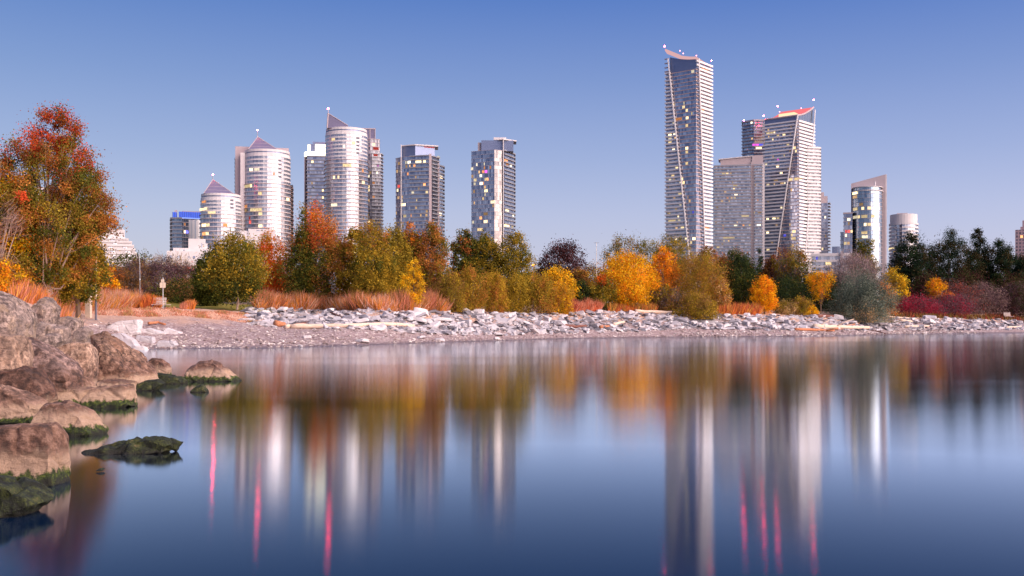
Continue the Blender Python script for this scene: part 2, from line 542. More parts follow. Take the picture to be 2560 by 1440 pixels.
def stack(S, poly, z0, z1, fh, glass, slab, out=0.4, sh=0.35, guard=None, gh=1.1, gidx=None, gout=1.3):
    """storeys: one window band and one balcony slab for each floor"""
    n = max(1, round((z1 - z0) / fh))
    fh = (z1 - z0) / n
    b = MB(); b.prism(poly, 0, fh - sh, 0, caps=False)
    bm = b.mesh('window_band', glass)
    q = MB(); q.prism(offs(poly, out), 0, sh, 0)
    mats = [slab]
    if guard:
        o, i = offs(poly, gout), offs(poly, gout - 0.15)
        mats.append(guard)
        if gidx is None:
            q.prism(o, 0.002, sh * 0.8, 0)
            q.ring(o, i, sh, sh + gh, 1)
        else:
            for k in gidx:
                j = (k + 1) % len(poly)
                q.prism([poly[k], o[k], o[j], poly[j]], 0.003, sh * 0.8, 0)
            q.ring(o, i, sh * 0.8, sh + gh, 1, gidx)
    qm = q.mesh('balcony', mats)
    for k in range(n):
        link('window_band', bm, S.root, (0, 0, z0 + k * fh))
        link('balcony', qm, S.root, (0, 0, z0 + (k + 1) * fh - sh))
    return fh

def lit(S, poly, items, z0, fh, hw=None):
    """lit rooms: a glowing pane set just in front of the facade, snapped to its storey"""
    for it in items:
        px, py, wpx = it[:3]
        kind = it[3] if len(it) > 3 else 'w'
        nst = it[4] if len(it) > 4 else 1
        ang = math.atan((px - 1280) / F)
        th = ang - S.az
        o = Vector((0, -S.R)); dv = Vector((math.sin(th), math.cos(th)))
        best = None
        for i in range(len(poly)):
            a, b = Vector(poly[i]), Vector(poly[(i + 1) % len(poly)])
            e = b - a
            den = dv.x * e.y - dv.y * e.x
            if abs(den) < 1e-9: continue
            w = a - o
            tt = (w.x * e.y - w.y * e.x) / den
            ss = (w.x * dv.y - w.y * dv.x) / den
            if 0 <= ss <= 1 and tt > 0 and (best is None or tt < best[0]):
                best = (tt, e.normalized(), o + dv * tt)
        if not best: continue
        tt, e, p = best
        dep = tt * math.cos(ang)
        z = CAMZ + (HOR - py) / F * dep - S.zg
        zk = z0 + math.floor((z - z0) / fh) * fh
        nn = Vector((e.y, -e.x))
        cosv = max(0.35, abs(nn.dot(dv)))
        w = wpx / F * dep / cosv
        mb = MB()
        a = p - e * (w / 2); b = p + e * (w / 2)
        pl = [tuple(a - nn * 0.05), tuple(a + nn * 0.12), tuple(b + nn * 0.12), tuple(b - nn * 0.05)]
        mb.prism(pl, zk + 0.35, zk + fh * nst - 0.6, 0)
        S.build(mb, 'lit_window', L[kind])

def rnd_lit(S, poly, x0, x1, y0, y1, n, z0, fh, seed, w=(3, 8), kinds='wwypdo'):
    r = random.Random(seed)
    lit(S, poly, [(r.uniform(x0, x1), r.uniform(y0, y1), r.uniform(*w), r.choice(kinds)) for _ in range(n)], z0, fh)

def beacon(S, px, py, y=0.0, r=0.75, base=None, mat='beacon'):
    mb = MB()
    x = S.u(px, y)
    z = S.z(py) * (S.D + y) / S.D if y else S.z(py)
    mb.sphere((x, y, z), r * 0.62)
    o = S.build(mb, 'beacon', M[mat])
    if base is not None:
        m = MB(); m.tube([(x, y, base), (x, y, z - r * 0.8)], 0.28, 6)
        S.build(m, 'mast', M['steel'])
    return o

# ---- tall tower with the swooping roof
S = Site('apartment_tower', 'tallest tower, slim with white balcony bands and a swooping pointed roof', 1740, 850)
TL = (S.u(1664), (S.u(1740) - S.u(1664)) * math.tan(math.radians(30)))
TA = (0.0, 0.0)
w = S.u(1779) - 0
TR = (w, w * math.tan(math.radians(60)))
TBk = (TL[0] + TR[0], TL[1] + TR[1])
polyH = [TL, TA, TR, TBk]
def lerp2(a, b, t): return (a[0] + (b[0] - a[0]) * t, a[1] + (b[1] - a[1]) * t)
def strip(mb, a, b, out, z0, z1, m):
    e = (Vector(b) - Vector(a)).normalized(); nn = Vector((e.y, -e.x))
    mb.prism([a, tuple(Vector(a) + nn * out), tuple(Vector(b) + nn * out), b], z0, z1, m)
zt = S.z(172); nf = 64; fh = zt / nf
b = MB(); b.prism(polyH, 0, fh - 0.32, 0, caps=False)
bmH = b.mesh('window_band', M['dark'])
def pyat(S, z): return HOR - (z + S.zg - CAMZ) * F / S.D
for k in range(nf):
    z = k * fh
    link('window_band', bmH, S.root, (0, 0, z))
    py = pyat(S, z)
    fd = min(1, max(0.05, ((1674 + (py - 160) / 456 * 49) - 1664) / 76))
    fr_ = min(0.6, max(0.03, ((1743 + (py - 145) / 460 * 15) - 1740) / 40))
    q = MB()
    q.prism(offs(polyH, 0.24), fh - 0.62, fh, 1)
    strip(q, lerp2(TL, TA, -0.02), lerp2(TL, TA, fd), 1.5, fh - 0.32, fh + 1.05, 0)
    strip(q, lerp2(TA, TR, fr_), lerp2(TA, TR, 1.03), 1.4, fh - 0.35, fh + 1.25, 0)
    strip(q, lerp2(TR, TBk, 0), lerp2(TR, TBk, 0.6), 1.4, fh - 0.35, fh + 1.1, 0)
    S.build(q, 'balcony', [M['guard'], M['slab']], (0, 0, z))
# two long slanting fins
f1 = MB()
pts = [lerp2(TL, TA, min(1, max(0, ((1674 + (py - 160) / 456 * 49) - 1664) / 76))) for py in (135, 700)]
n_ = (Vector(TA) - Vector(TL)).normalized(); nl = Vector((n_.y, -n_.x))
f1.tube([(*(Vector(p) + nl * 1.7), S.z(py)) for p, py in zip(pts, (135, 700))], 0.62, 5)
S.build(f1, 'slanting_fin', M['guard'])
f2 = MB()
n_ = (Vector(TR) - Vector(TA)).normalized(); nr = Vector((n_.y, -n_.x))
pts = [lerp2(TA, TR, ((1743 + (py - 145) / 460 * 15) - 1740) / 40) for py in (146, 700)]
f2.tube([(*(Vector(p) + nr * 1.7), S.z(py)) for p, py in zip(pts, (146, 700))], 0.55, 5)
S.build(f2, 'slanting_fin', M['guard'])
# roof: dark screen under a curved canopy, its light put in as emission, sweeping up to the left
def curve_top(t): return S.z(126) + (S.z(147) - S.z(126)) * (1 - (1 - t) ** 1.6)
sc = MB()
N = 14
for i in range(N):
    t0, t1 = 0.13 + 0.87 * i / N, 0.13 + 0.87 * (i + 1) / N
    a, c = lerp2(TL, TA, t0), lerp2(TL, TA, t1)
    sc.prism([(a[0], a[1] + 0.6), (c[0], c[1] + 0.6), (c[0], c[1] + 1.4), (a[0], a[1] + 1.4)], zt, 0, 0, ztop=[curve_top(t0), curve_top(t1), curve_top(t1), curve_top(t0)])
sc.prism([lerp2(TA, TR, .02), lerp2(TA, TR, .95), lerp2(TBk, TL, .1), lerp2(TL, TA, .3)], zt, S.z(152), 0)
S.build(sc, 'roof_screen', M['screen'])
rf = MB()
for i in range(N):
    t0, t1 = -0.04 + 1.04 * i / N, -0.04 + 1.04 * (i + 1) / N
    def P4(t):
        a = lerp2(TL, TA, t); b_ = lerp2(TBk, TR, t)
        z = S.z(120) + (S.z(147) - S.z(120)) * (1 - (1 - max(t, 0)) ** 1.5) + (2.6 if t < 0 else 0)
        a = (a[0], a[1] - 1.2)
        return (*a, z), (*b_, z * 1.0 - 3.0 * max(t, 0))
    a0, b0 = P4(t0); a1, b1 = P4(t1)
    up = Vector((0, 0, 1.7))
    A0, A1, B0, B1 = Vector(a0), Vector(a1), Vector(b0), Vector(b1)
    rf.face([A0, A1, A1 + up, A0 + up]); rf.face([A0 + up, A1 + up, B1 + up, B0 + up])
    rf.face([A1, A0, B0, B1]); rf.face([B1, B0, B0 + up, B1 + up])
rf.face([A1, B1, B1 + up, A1 + up])
S.build(rf, 'roof_canopy', M['pinkroof'])
for py, hh in ((150, 1.5), (160, 1.4)):
    rb = MB(); strip(rb, TA, lerp2(TA, TR, 1.03), 1.4, S.z(py) - hh, S.z(py), 0)
    S.build(rb, 'terrace_band', M['guard'])
for i, py in enumerate((133, 144, 155, 165)):
    rb = MB(); strip(rb, lerp2(TL, TA, -0.03), lerp2(TL, TA, 0.11), 1.2, S.z(py) - 0.8, S.z(py), 0)
    S.build(rb, 'roof_bracket', M['pinkwall'])
beacon(S, 1661.5, 112, TL[1], 0.8)
for px, py, yy in ((1700, 125, 6), (1708, 132, 5), (1741, 139, 0), (1779, 153, 12)):
    beacon(S, px, py, yy, 0.62, mat='beacon' if px > 1770 else 'beacon_soft')
lit(S, polyH, [(1732, 177, 7, 'p'), (1709, 271, 6, 'y'), (1717, 271, 5, 'y'), (1718, 297, 6, 'w'), (1697, 295, 15, 'o'), (1717, 316, 6, 'w'), (1717, 366, 6, 'w'), (1717, 376, 6, 'w'),
               (1717, 404, 6, 'w'), (1683, 264, 5, 'y'), (1675, 335, 8, 'w'), (1675, 344, 8, 'p'), (1675, 353, 8, 'y'), (1684, 376, 6, 'p'), (1692, 422, 6, 'w'), (1682, 440, 7, 'w'), (1675, 448, 6, 'p'),
               (1710, 456, 4, 'y'), (1700, 487, 9, 'y'), (1680, 548, 18, 'y'), (1698, 548, 6, 'p'), (1706, 573, 8, 'y'), (1716, 600, 6, 'y'), (1735, 600, 7, 'w'), (1733, 528, 4, 'b'),
               (1762, 180, 18, 'o'), (1757, 280, 5, 'o'), (1766, 573, 14, 'o'), (1690, 520, 5, 'd'), (1724, 500, 4, 'd')], 0, fh)

rnd_lit(S, polyH, 1668, 1738, 250, 610, 26, 0, fh, 3, (2, 5), 'wydpd')

# ---- grey-brown slab block between the two white towers
S = Site('apartment_block', 'broad grey apartment slab with a plain white roof block, between two white towers', 1848, 905)
pI = [(S.u(1781), 6), (S.u(1787), 0), (S.u(1876), 0.5), (S.u(1876.5), 2.0), (S.u(1886), 2.0), (S.u(1886.5), 0.5), (S.u(1905), 0.8), (S.u(1911), 9), (S.u(1911), 22), (S.u(1781), 22)]
z1 = S.z(414)
fhI = stack(S, pI, 0, z1, 2.72, M['mid'], M['slab'], 0.35, 0.3, M['railglass'], 0.8, [1, 5], 1.1)
c = MB(); c.box(S.u(1877), S.u(1886), 1.2, 3.0, 0, z1 + 3); S.build(c, 'stair_column', M['pinkwall'])
e = MB(); e.box(S.u(1905), S.u(1911.5), 0.2, 9, 0, z1 + 1.2); S.build(e, 'end_wall', M['white'])
r = MB(); r.prism([(S.u(1801), 2.5), (S.u(1880), 2.5), (S.u(1880), 18), (S.u(1801), 18)], z1, 0, 0, ztop=[S.z(397), S.z(392), S.z(392), S.z(397)])
r.box(S.u(1880), S.u(1908), 1.5, 16, z1, S.z(389)); S.build(r, 'roof_block', M['pinkwall'])
cp = MB(); cp.prism([(S.u(1796), 1.5), (S.u(1884), 1.5), (S.u(1884), 19), (S.u(1796), 19)], z1 + 6, 0, 0, ztop=[S.z(395), S.z(389), S.z(389), S.z(395)])
cp.v = [(x, y, z if z > z1 + 6.01 else (S.z(397) if x < 0 and x < S.u(1840) else S.z(391))) for x, y, z in cp.v]
S.build(cp, 'roof_slab', M['white'])
lit(S, pI, [(1809, 431, 8, 'y'), (1818, 431, 6, 'w'), (1827, 431, 4, 'd'), (1838, 468, 10, 'y'), (1840, 486, 8, 'p'), (1829, 496, 4, 'w'), (1837, 496, 4, 'w'), (1805, 507, 6, 'd'), (1863, 544, 18, 'y'),
            (1839, 561, 8, 'p'), (1822, 597, 28, 'y'), (1886, 534, 4, 'w'), (1897, 560, 9, 'p'), (1899, 533, 9, 'd'), (1874, 560, 4, 'w'), (1808, 562, 4, 'd'), (1795, 620, 7, 'w'), (1806, 610, 4, 'd')], 0, fhI)
rnd_lit(S, pI, 1790, 1900, 440, 610, 16, 0, fhI, 5, (2, 5), 'dddyo')

# ---- second white tower with the red floodlit roof
S = Site('apartment_tower', 'white banded tower with a red floodlit swooping roof', 1993, 930)
JL = (S.u(1911), (0 - S.u(1911)) * math.tan(math.radians(25)))
JA = (0.0, 0.0)
w = S.u(2035)
JR = (w, w * math.tan(math.radians(62)))
JB = (JL[0] + JR[0], JL[1] + JR[1])
polyJ = [JL, JA, JR, JB]
WGp = [(S.u(2018), JR[1] * 0.55), (S.u(2049, 20), JR[1] * 0.8), (S.u(2049, 40), 46), (S.u(2010, 40), 46)]
zt = S.z(303); nf = 55; fhJ = zt / nf
b = MB(); b.prism(polyJ, 0, fhJ - 0.32, 0, caps=False)
bmJ = b.mesh('window_band', M['dark'])
b2 = MB(); b2.prism(polyJ, 0, fhJ - 0.32, 0, caps=False); b2.prism(WGp, 0, fhJ - 0.32, 1, caps=False)
bmJ2 = b2.mesh('window_band', [M['dark'], M['matte']])
zw = S.z(366)
for k in range(nf):
    z = k * fhJ
    link('window_band', bmJ2 if z < zw else bmJ, S.root, (0, 0, z))
    py = pyat(S, z)
    fd = min(1, max(0.2, ((1993 - (py - 309) / 323 * 49) - 1911) / 82))
    q = MB()
    q.prism(offs(polyJ, 0.24), fhJ - 0.58, fhJ, 1)
    strip(q, lerp2(JL, JA, -0.06), lerp2(JL, JA, fd), 1.5, fhJ - 0.32, fhJ + 0.95, 0)
    strip(q, lerp2(JA, JR, 0.04), lerp2(JA, JR, 1.02), 1.4, fhJ - 0.35, fhJ + 1.35, 0)
    if z < zw:
        q.prism(offs(WGp, 0.2), fhJ - 0.32, fhJ, 1)
        strip(q, lerp2(WGp[0], WGp[1], 0), lerp2(WGp[0], WGp[1], 1.04), 1.4, fhJ - 0.35, fhJ + 1.2, 0)
        strip(q, WGp[1], WGp[2], 1.4, fhJ - 0.35, fhJ + 1.2, 0)
    S.build(q, 'balcony', [M['guard'], M['slab']], (0, 0, z))
n_ = (Vector(JA) - Vector(JL)).normalized(); nl = Vector((n_.y, -n_.x))
f1 = MB()
pts = [lerp2(JL, JA, ((1993 - (py - 309) / 323 * 49) - 1911) / 82) for py in (288, 700)]
f1.tube([(*(Vector(p) + nl * 1.7), S.z(py)) for p, py in zip(pts, (288, 700))], 0.65, 5)
S.build(f1, 'slanting_fin', M['guard'])
n_ = (Vector(JR) - Vector(JA)).normalized(); nr = Vector((n_.y, -n_.x))
f2 = MB()
pts = [lerp2(JA, JR, t_) for t_ in (0.99, 0.3)]
f2.tube([(*(Vector(p) + nr * 1.7), S.z(py)) for p, py in zip(pts, (262, 700))], 0.55, 5)
S.build(f2, 'slanting_fin', M['guard'])
# sail roof rising towards the back right
sail = MB()
zf, zbk = S.z(287), S.z(258.5) + 1.2
N = 10
def sp(a, t):
    p = lerp2(lerp2(JL, JA, a), lerp2(JB, JR, a), t)
    return Vector((*p, zf + (zbk - zf) * t ** 1.55))
for i in range(N):
    for j in range(6):
        q4 = [sp(j / 6, i / N), sp((j + 1) / 6, i / N), sp((j + 1) / 6, (i + 1) / N), sp(j / 6, (i + 1) / N)]
        sail.face(q4)
        sail.face([v - Vector((0, 0, 0.7)) for v in reversed(q4)])
S.build(sail, 'sail_roof', M['redroof'])
rim = MB()
rim.tube([sp(1, i / N) + Vector((0, 0, -0.2)) for i in range(N + 1)], 0.8, 6)
rim.tube([sp(j / 6, 0) + Vector((0, -0.6, -0.5)) for j in range(7)], 0.8, 6)
S.build(rim, 'roof_rim', M['pinkwall'])
sw = MB()
for i in range(N):
    t0, t1 = i / N, (i + 1) / N
    a, c_ = lerp2(JA, JR, t0), lerp2(JA, JR, t1)
    sw.prism([a, c_, (c_[0] - 0.6, c_[1] + 0.3), (a[0] - 0.6, a[1] + 0.3)], zt, 0, 0, ztop=[sp(1, t0).z, sp(1, t1).z, sp(1, t1).z, sp(1, t0).z])
S.build(sw, 'roof_screen', M['clear'])
fs = MB(); strip(fs, JL, JA, 0.3, S.z(300), S.z(289), 0); S.build(fs, 'roof_screen', M['screen'])
ph = MB()
pp = [sp(0.3, 0.25), sp(0.78, 0.25), sp(0.74, 0.62), sp(0.34, 0.62)]
ph.prism([(v.x, v.y) for v in pp], zf - 1, zf + 4.6, 0)
S.build(ph, 'penthouse', M['gold'])
for px, py, yy, mt in ((1944, 263, 30, 'beacon'), (2034, 252, JR[1], 'beacon'), (1909, 285, JL[1], 'beacon'), (1949, 277, 16, 'beacon_soft'), (2003, 271, 18, 'beacon_soft')):
    beacon(S, px, py, yy, 0.85 if mt == 'beacon' else 0.6, mat=mt)
lit(S, polyJ, [(1929, 307, 6, 'p'), (1920, 332, 8, 'y'), (1929, 332, 7, 'y'), (1945, 341, 6, 'w'), (1960, 340, 6, 'w'), (1970, 366, 6, 'y'), (1985, 366, 8, 'w'), (1944, 417, 6, 'w'), (1953, 434, 6, 'y'), (1920, 463, 8, 'd'),
               (1989, 451, 7, 'w'), (1975, 451, 12, 'w'), (1999, 450, 12, 'w'), (1935, 546, 8, 'y'), (1945, 546, 6, 'y'), (1919, 546, 6, 'y'), (1945, 398, 4, 'm'), (1962, 589, 6, 'b'), (1984, 597, 10, 'w'), (1985, 579, 8, 'w'),
               (1919, 580, 6, 'y'), (1920, 628, 7, 'y'), (1920, 460, 5, 'p'), (1940, 455, 10, 'd'), (1955, 455, 8, 'd')], 0, fhJ)

rnd_lit(S, polyJ, 1914, 1990, 320, 630, 22, 0, fhJ, 4, (2, 5), 'wydpd')

# ---- dark slab behind it on the left
S = Site('apartment_tower', 'dark banded tower half hidden behind the red-roofed tower', 1884, 1010)
pK = [(S.u(1857), 7), (S.u(1885), 0), (S.u(1925), 3), (S.u(1925), 26), (S.u(1857), 30)]
fhK = stack(S, pK, 0, S.z(302), 3.15, M['dark'], M['pinkwall'], 0.5, 0.5, M['railglass'], 0.5, [0, 1], 1.5)
r = MB(); r.prism(offs(pK, 1.0), S.z(302), S.z(299), 0); S.build(r, 'roof_slab', M['pinkwall'])
beacon(S, 1860, 300, 6, 0.9)
lit(S, pK, [(1889, 363, 16, 'm'), (1903, 363, 10, 'b'), (1897, 371, 14, 'w'), (1879, 308, 4, 'p'), (1880, 345, 4, 'd')], 0, fhK)

# ---- slim dark tower right of them
S = Site('apartment_tower', 'slim dark tower right beside the red-roofed white tower', 2062, 960)
pL = [(S.u(2046), 0), (S.u(2070), 0.5), (S.u(2073), 14), (S.u(2046), 14)]
fhL = stack(S, pL, 0, S.z(507), 3.0, M['dark'], M['greyslab'], 0.25, 0.25, M['railglass'], 0.9, [1], 1.6)
r = MB(); r.box(S.u(2050), S.u(2069), 1, 12, S.z(507), S.z(490)); r.box(S.u(2050), S.u(2060), 2, 10, S.z(490), S.z(480)); S.build(r, 'roof_block', M['pinkwall'])
lit(S, pL, [(2063, 544, 4, 'p'), (2056, 620, 4, 'y'), (2064, 590, 3, 'd')], 0, fhL)

# ---- curved glass tower in front of a tall mauve fin wall
S = Site('glass_tower', 'curved blue glass tower against a tall mauve wall with a slanted top', 2165, 760)
pM = arc_poly(S.u(2168), 11, S.u(2206) - S.u(2168), 11.5, 24, 180, 360) + [(S.u(2206), 13), (S.u(2130), 13)]
fhM = stack(S, pM, 0, S.z(474), 3.0, M['clear'], M['greyslab'], 0.3, 0.22)
cr = MB(); cr.prism(offs(pM, -0.6), S.z(474), S.z(467), 0); S.build(cr, 'crown_glass', M['clear'])
cs = MB(); cs.prism(offs(pM, 0.5), S.z(467), S.z(465.4), 0); cs.prism(offs(pM, 0.9), S.z(477), S.z(475.5), 0); S.build(cs, 'roof_slab', M['white'])
fw = MB(); fw.prism([(S.u(2127), 13.2), (S.u(2214, 13), 13.2), (S.u(2214, 13), 22), (S.u(2127), 22)], 0, 0, 0, ztop=[S.z(452), S.z(432), S.z(432), S.z(452)]); S.build(fw, 'fin_wall', M['pinkwall'])
fe = MB(); fe.box(S.u(2214, 13) + 0.01, S.u(2217, 13), 14, 22, 0, S.z(432)); S.build(fe, 'fin_lit_edge', M['white'])  # lit side of the fin wall, its brightness put into a whiter material
ms = MB(); ms.tube([(S.u(2188), 6, S.z(466)), (S.u(2188), 6, S.z(452))], 0.5, 6); S.build(ms, 'mast', M['white'])
pM2 = [(S.u(2109), 3), (S.u(2131), 3.2), (S.u(2131), 16), (S.u(2109), 16)]
fh2 = stack(S, pM2, 0, S.z(531), 3.0, M['dark'], M['greyslab'], 0.3, 0.25)
r = MB(); r.prism(offs(pM2, 0.4), S.z(531), S.z(528.5), 0); S.build(r, 'roof_slab', M['pinkwall'])
pM3 = [(S.u(2101), 5), (S.u(2108.6), 5), (S.u(2108.6), 14), (S.u(2101), 14)]
fh3 = stack(S, pM3, 0, S.z(577), 3.0, M['mid'], M['greyslab'], 0.3, 0.25)
lit(S, pM, [(2137, 482, 11, 'w'), (2137, 491, 9, 'd'), (2157, 516, 6, 'w'), (2153, 509, 9, 'd'), (2138, 524, 9, 'y'), (2173, 523, 8, 'w'), (2138, 540, 10, 'p'), (2147, 540, 5, 'w'), (2161, 540, 14, 'y'), (2182, 540, 8, 'y'),
            (2163, 556, 6, 'y'), (2173, 556, 8, 'w'), (2161, 581, 14, 'w'), (2162, 596, 14, 'p'), (2183, 604, 8, 'p')], 0, fhM)
lit(S, pM2, [(2122, 560, 4, 'd'), (2115, 590, 4, 'w'), (2122, 550, 8, 'p'), (2122, 581, 6, 'r'), (2115, 581, 4, 'r'), (2129, 581, 5, 'y'), (2113, 605, 6, 'y'), (2121, 605, 6, 'd')], 0, fh2)

# ---- white drum
S = Site('round_building', 'white round tower with curved balcony bands and a blank drum top', 2259, 800)
pN = arc_poly(0, 12, S.u(2294), 12, 30)
zt = S.z(560)
fhN = stack(S, pN, 0, zt, 2.9, M['dark'], M['white'], 0.6, 0.3, M['white'], 1.15, [i for i in range(30) if i not in (20, 21)], 0.8)
dr = MB(); dr.prism(pN, zt, S.z(534), 0); S.build(dr, 'drum_wall', M['white'], smooth=False)
r = MB(); r.box(-5, 3, 8, 16, S.z(534), S.z(530)); S.build(r, 'roof_block', M['pinkwall'])
lit(S, pN, [(2228, 618, 12, 'y'), (2236, 632, 6, 'd'), (2284, 628, 14, 'w')], 0, fhN)

# ---- low white slabs
S = Site('office_building', 'low wide white building with horizontal window bands behind the pink bare tree', 2085, 620)
pO = [(S.u(2030), 0), (S.u(2130), 1), (S.u(2130), 16), (S.u(2030), 16)]
fhO = stack(S, pO, 0, S.z(638), 3.4, M['mid'], M['white'], 0.5, 0.6, M['white'], 0.7, [0], 0.7)
r = MB(); r.prism(offs(pO, 0.8), S.z(638), S.z(633), 0); S.build(r, 'roof_slab', M['white'])
c = MB(); c.box(S.u(2101), S.u(2107), -0.9, 3, 0, S.z(628)); S.build(c, 'stair_column', M['pinkwall'])
p = MB(); p.box(S.u(2080), S.u(2100), 5, 13, S.z(633), S.z(615)); S.build(p, 'rooftop_pavilion', M['dark'])
lit(S, pO, [(2071, 663, 14, 'w'), (2042, 642, 5, 'b'), (2048, 690, 7, 'p')], 0, fhO)

# ---- brick tower cut by the right edge
S = Site('brick_tower', 'mauve brick tower at the right edge beyond the pines', 2556, 900)
t = NT('brick_with_small_windows')
uv = t.n('ShaderNodeUVMap', uv_map='uv').outputs[0]
bk = t.n('ShaderNodeTexBrick', {'Vector': uv, 'Color1': (0.10, 0.09, 0.13), 'Color2': (0.18, 0.15, 0.2), 'Mortar': (0.36, 0.26, 0.29), 'Scale': 1.0, 'Mortar Size': 0.55, 'Brick Width': 2.6, 'Row Height': 3.0})
bk.offset = 0.0
t.bsdf(Base_Color=bk.outputs[0], Roughness=0.8)
M['brickwin'] = t.mat
b = MB(); b.prism([(S.u(2538), 0), (S.u(2620), 0), (S.u(2620), 22), (S.u(2538), 22)], 0, S.z(574), 0); S.build(b, 'wall', M['brickwin'])
b = MB(); b.box(S.u(2551), S.u(2610), 3, 18, S.z(574), S.z(566)); b.box(S.u(2556), S.u(2600), 5, 15, S.z(566), S.z(550)); S.build(b, 'roof_block', M['brick'])
lit(S, [(S.u(2538), 0), (S.u(2620), 0), (S.u(2620), 22), (S.u(2538), 22)], [(2554, 594, 6, 'o')], 0, 3.0)

# ---- two dark glass slabs in the middle
S = Site('apartment_tower', 'dark glass tower with a flat overhanging cap, left one of the middle pair', 1072, 830)
pF = [(S.u(988), 16), (S.u(1003), 9.5), (S.u(1003.5), 9.0), (S.u(1024), 5.5), (S.u(1072), 0), (S.u(1079), 2.5), (S.u(1097, 10), 13), (S.u(1097, 10), 34), (S.u(988), 36)]
z1 = S.z(389)
fhF = stack(S, pF, 0, z1, 3.1, M['dark'], M['greyslab'], 0.25, 0.25, M['railglass'], 0.55, [3, 5], 1.2)
pF2 = [(S.u(1095, 12), 13.5), (S.u(1108, 22), 24), (S.u(1108, 30), 34), (S.u(1095, 30), 34)]
stack(S, pF2, 0, S.z(406), 3.1, M['mid'], M['greyslab'], 0.25, 0.25, M['railglass'], 0.7, [0, 1], 1.3)
c = MB(); c.box(S.u(1072.5), S.u(1079), -0.1, 5, 0, z1 + 1.5); c.box(S.u(1095, 11), S.u(1098.5, 11), 11.6, 16, 0, S.z(402)); S.build(c, 'wall_pier', M['pinkwall'])
c = MB(); c.box(S.u(1001.2), S.u(1003.2), 8.4, 11, 0, S.z(358)); S.build(c, 'white_fin', M['white'])
mc = MB(); mc.prism([(S.u(1004), 12), (S.u(1038), 6), (S.u(1087), 12), (S.u(1087), 26), (S.u(1004), 28)], z1, S.z(361), 0); S.build(mc, 'roof_block', M['screen'])
rf = MB(); rf.prism([(S.u(1003), 11), (S.u(1037), 4.5), (S.u(1096), 10), (S.u(1096), 27), (S.u(1003), 29)], S.z(361), S.z(358.4), 0); S.build(rf, 'roof_slab', M['white'])
rl = MB(); rl.prism([(S.u(1060), 8.6), (S.u(1086), 11.4), (S.u(1086), 11.6), (S.u(1060), 8.8)], S.z(364.2), S.z(362), 0); S.build(rl, 'lit_soffit', L['r'])
lit(S, pF, [(1046, 402, 14, 'y'), (1061, 401, 6, 'w'), (1023, 403, 7, 'p'), (997, 461, 5, 'r'), (994, 471, 3, 'y'), (1032, 478, 6, 'p'), (1061, 457, 6, 'o'), (1067, 477, 6, 'y'), (1011, 507, 6, 'p'), (1008, 516, 12, 'w'), (1012, 535, 7, 'y'),
            (1066, 541, 5, 'd'), (996, 498, 4, 'd'), (1067, 533, 5, 'd')], 0, fhF)
rnd_lit(S, pF, 990, 1068, 400, 570, 16, 0, fhF, 6, (2, 5), 'dpdwo')
lit(S, pF2, [(1096.5, 397, 6, 'p'), (1103, 443, 6, 'w'), (1101, 536, 5, 'w')], 0, 3.1)

S = Site('apartment_tower', 'dark glass tower with one bright mirrored strip, right one of the middle pair', 1238, 830)
pG = [(S.u(1178), 9.5), (S.u(1236), 0), (S.u(1257), 3.9), (S.u(1259.5), 4.2), (S.u(1286, 15), 24), (S.u(1286, 15), 36), (S.u(1178), 38)]
z1 = S.z(374)
n = round(z1 / 3.1); fhG = z1 / n
ga = MB()
ga.prism(pG, 0, fhG - 0.22, 0, caps=False)
for i in range(len(pG)):
    ga.m[i] = 1 if i == 1 else 0
gm_ = ga.mesh('window_band', [M['dark'], M['mirror']])
gs = MB(); gs.prism(offs(pG, 0.2), 0, 0.22, 0)
o, i_ = offs(pG, 1.2), offs(pG, 1.05)
for k in (3, 4):
    j = k + 1
    gs.prism([pG[k], o[k], o[j], pG[j]], 0.003, 0.18, 0)
gs.ring(o, i_, 0.2, 1.1, 1, [3, 4])
gsm = gs.mesh('balcony', [M['greyslab'], M['railglass']])
for k in range(n):
    link('window_band', gm_, S.root, (0, 0, k * fhG)); link('balcony', gsm, S.root, (0, 0, (k + 1) * fhG - 0.22))
c = MB(); c.box(S.u(1257.5), S.u(1259.8), 2.9, 6.5, 0, S.z(345)); S.build(c, 'white_fin', M['white'])
mc = MB(); mc.box(S.u(1203), S.u(1257.4), 7, 26, z1, S.z(347)); mc.box(S.u(1260), S.u(1284), 7.5, 26, z1, S.z(347)); S.build(mc, 'roof_block', M['screen'])
mc = MB(); mc.box(S.u(1194), S.u(1203), 10, 24, z1, S.z(351)); S.build(mc, 'side_block', M['pinkwall'])
rf = MB(); rf.prism([(S.u(1246), 4.5), (S.u(1259), 4.0), (S.u(1292), 12), (S.u(1292), 27), (S.u(1246), 27)], S.z(347), S.z(344.4), 0); rf.box(S.u(1234), S.u(1266), 10, 20, S.z(344.4), S.z(338)); S.build(rf, 'roof_slab', M['white'])
lit(S, pG, [(1180, 423, 6, 'p'), (1181, 441, 5, 'd'), (1188, 450, 7, 'y'), (1208, 430, 6, 'o'), (1202, 439, 6, 'p'), (1215, 446, 7, 'w'), (1203, 457, 7, 'p'), (1215, 475, 8, 'y'), (1232, 501, 10, 'y'), (1214, 530, 10, 'd'), (1214, 557, 9, 'w'),
            (1202, 547, 6, 'o'), (1200, 578, 13, 'w'), (1265, 402, 8, 'o'), (1268, 411, 6, 'o'), (1277, 414, 4, 'p'), (1268, 523, 8, 'y'), (1267, 568, 12, 'w'), (1283, 541, 3, 'p'), (1215, 428, 6, 'm'), (1183, 559, 4, 'p'), (1281, 570, 4, 'y')], 0, fhG)
rnd_lit(S, pG, 1180, 1236, 400, 580, 14, 0, fhG, 7, (2, 5), 'dpdwo')

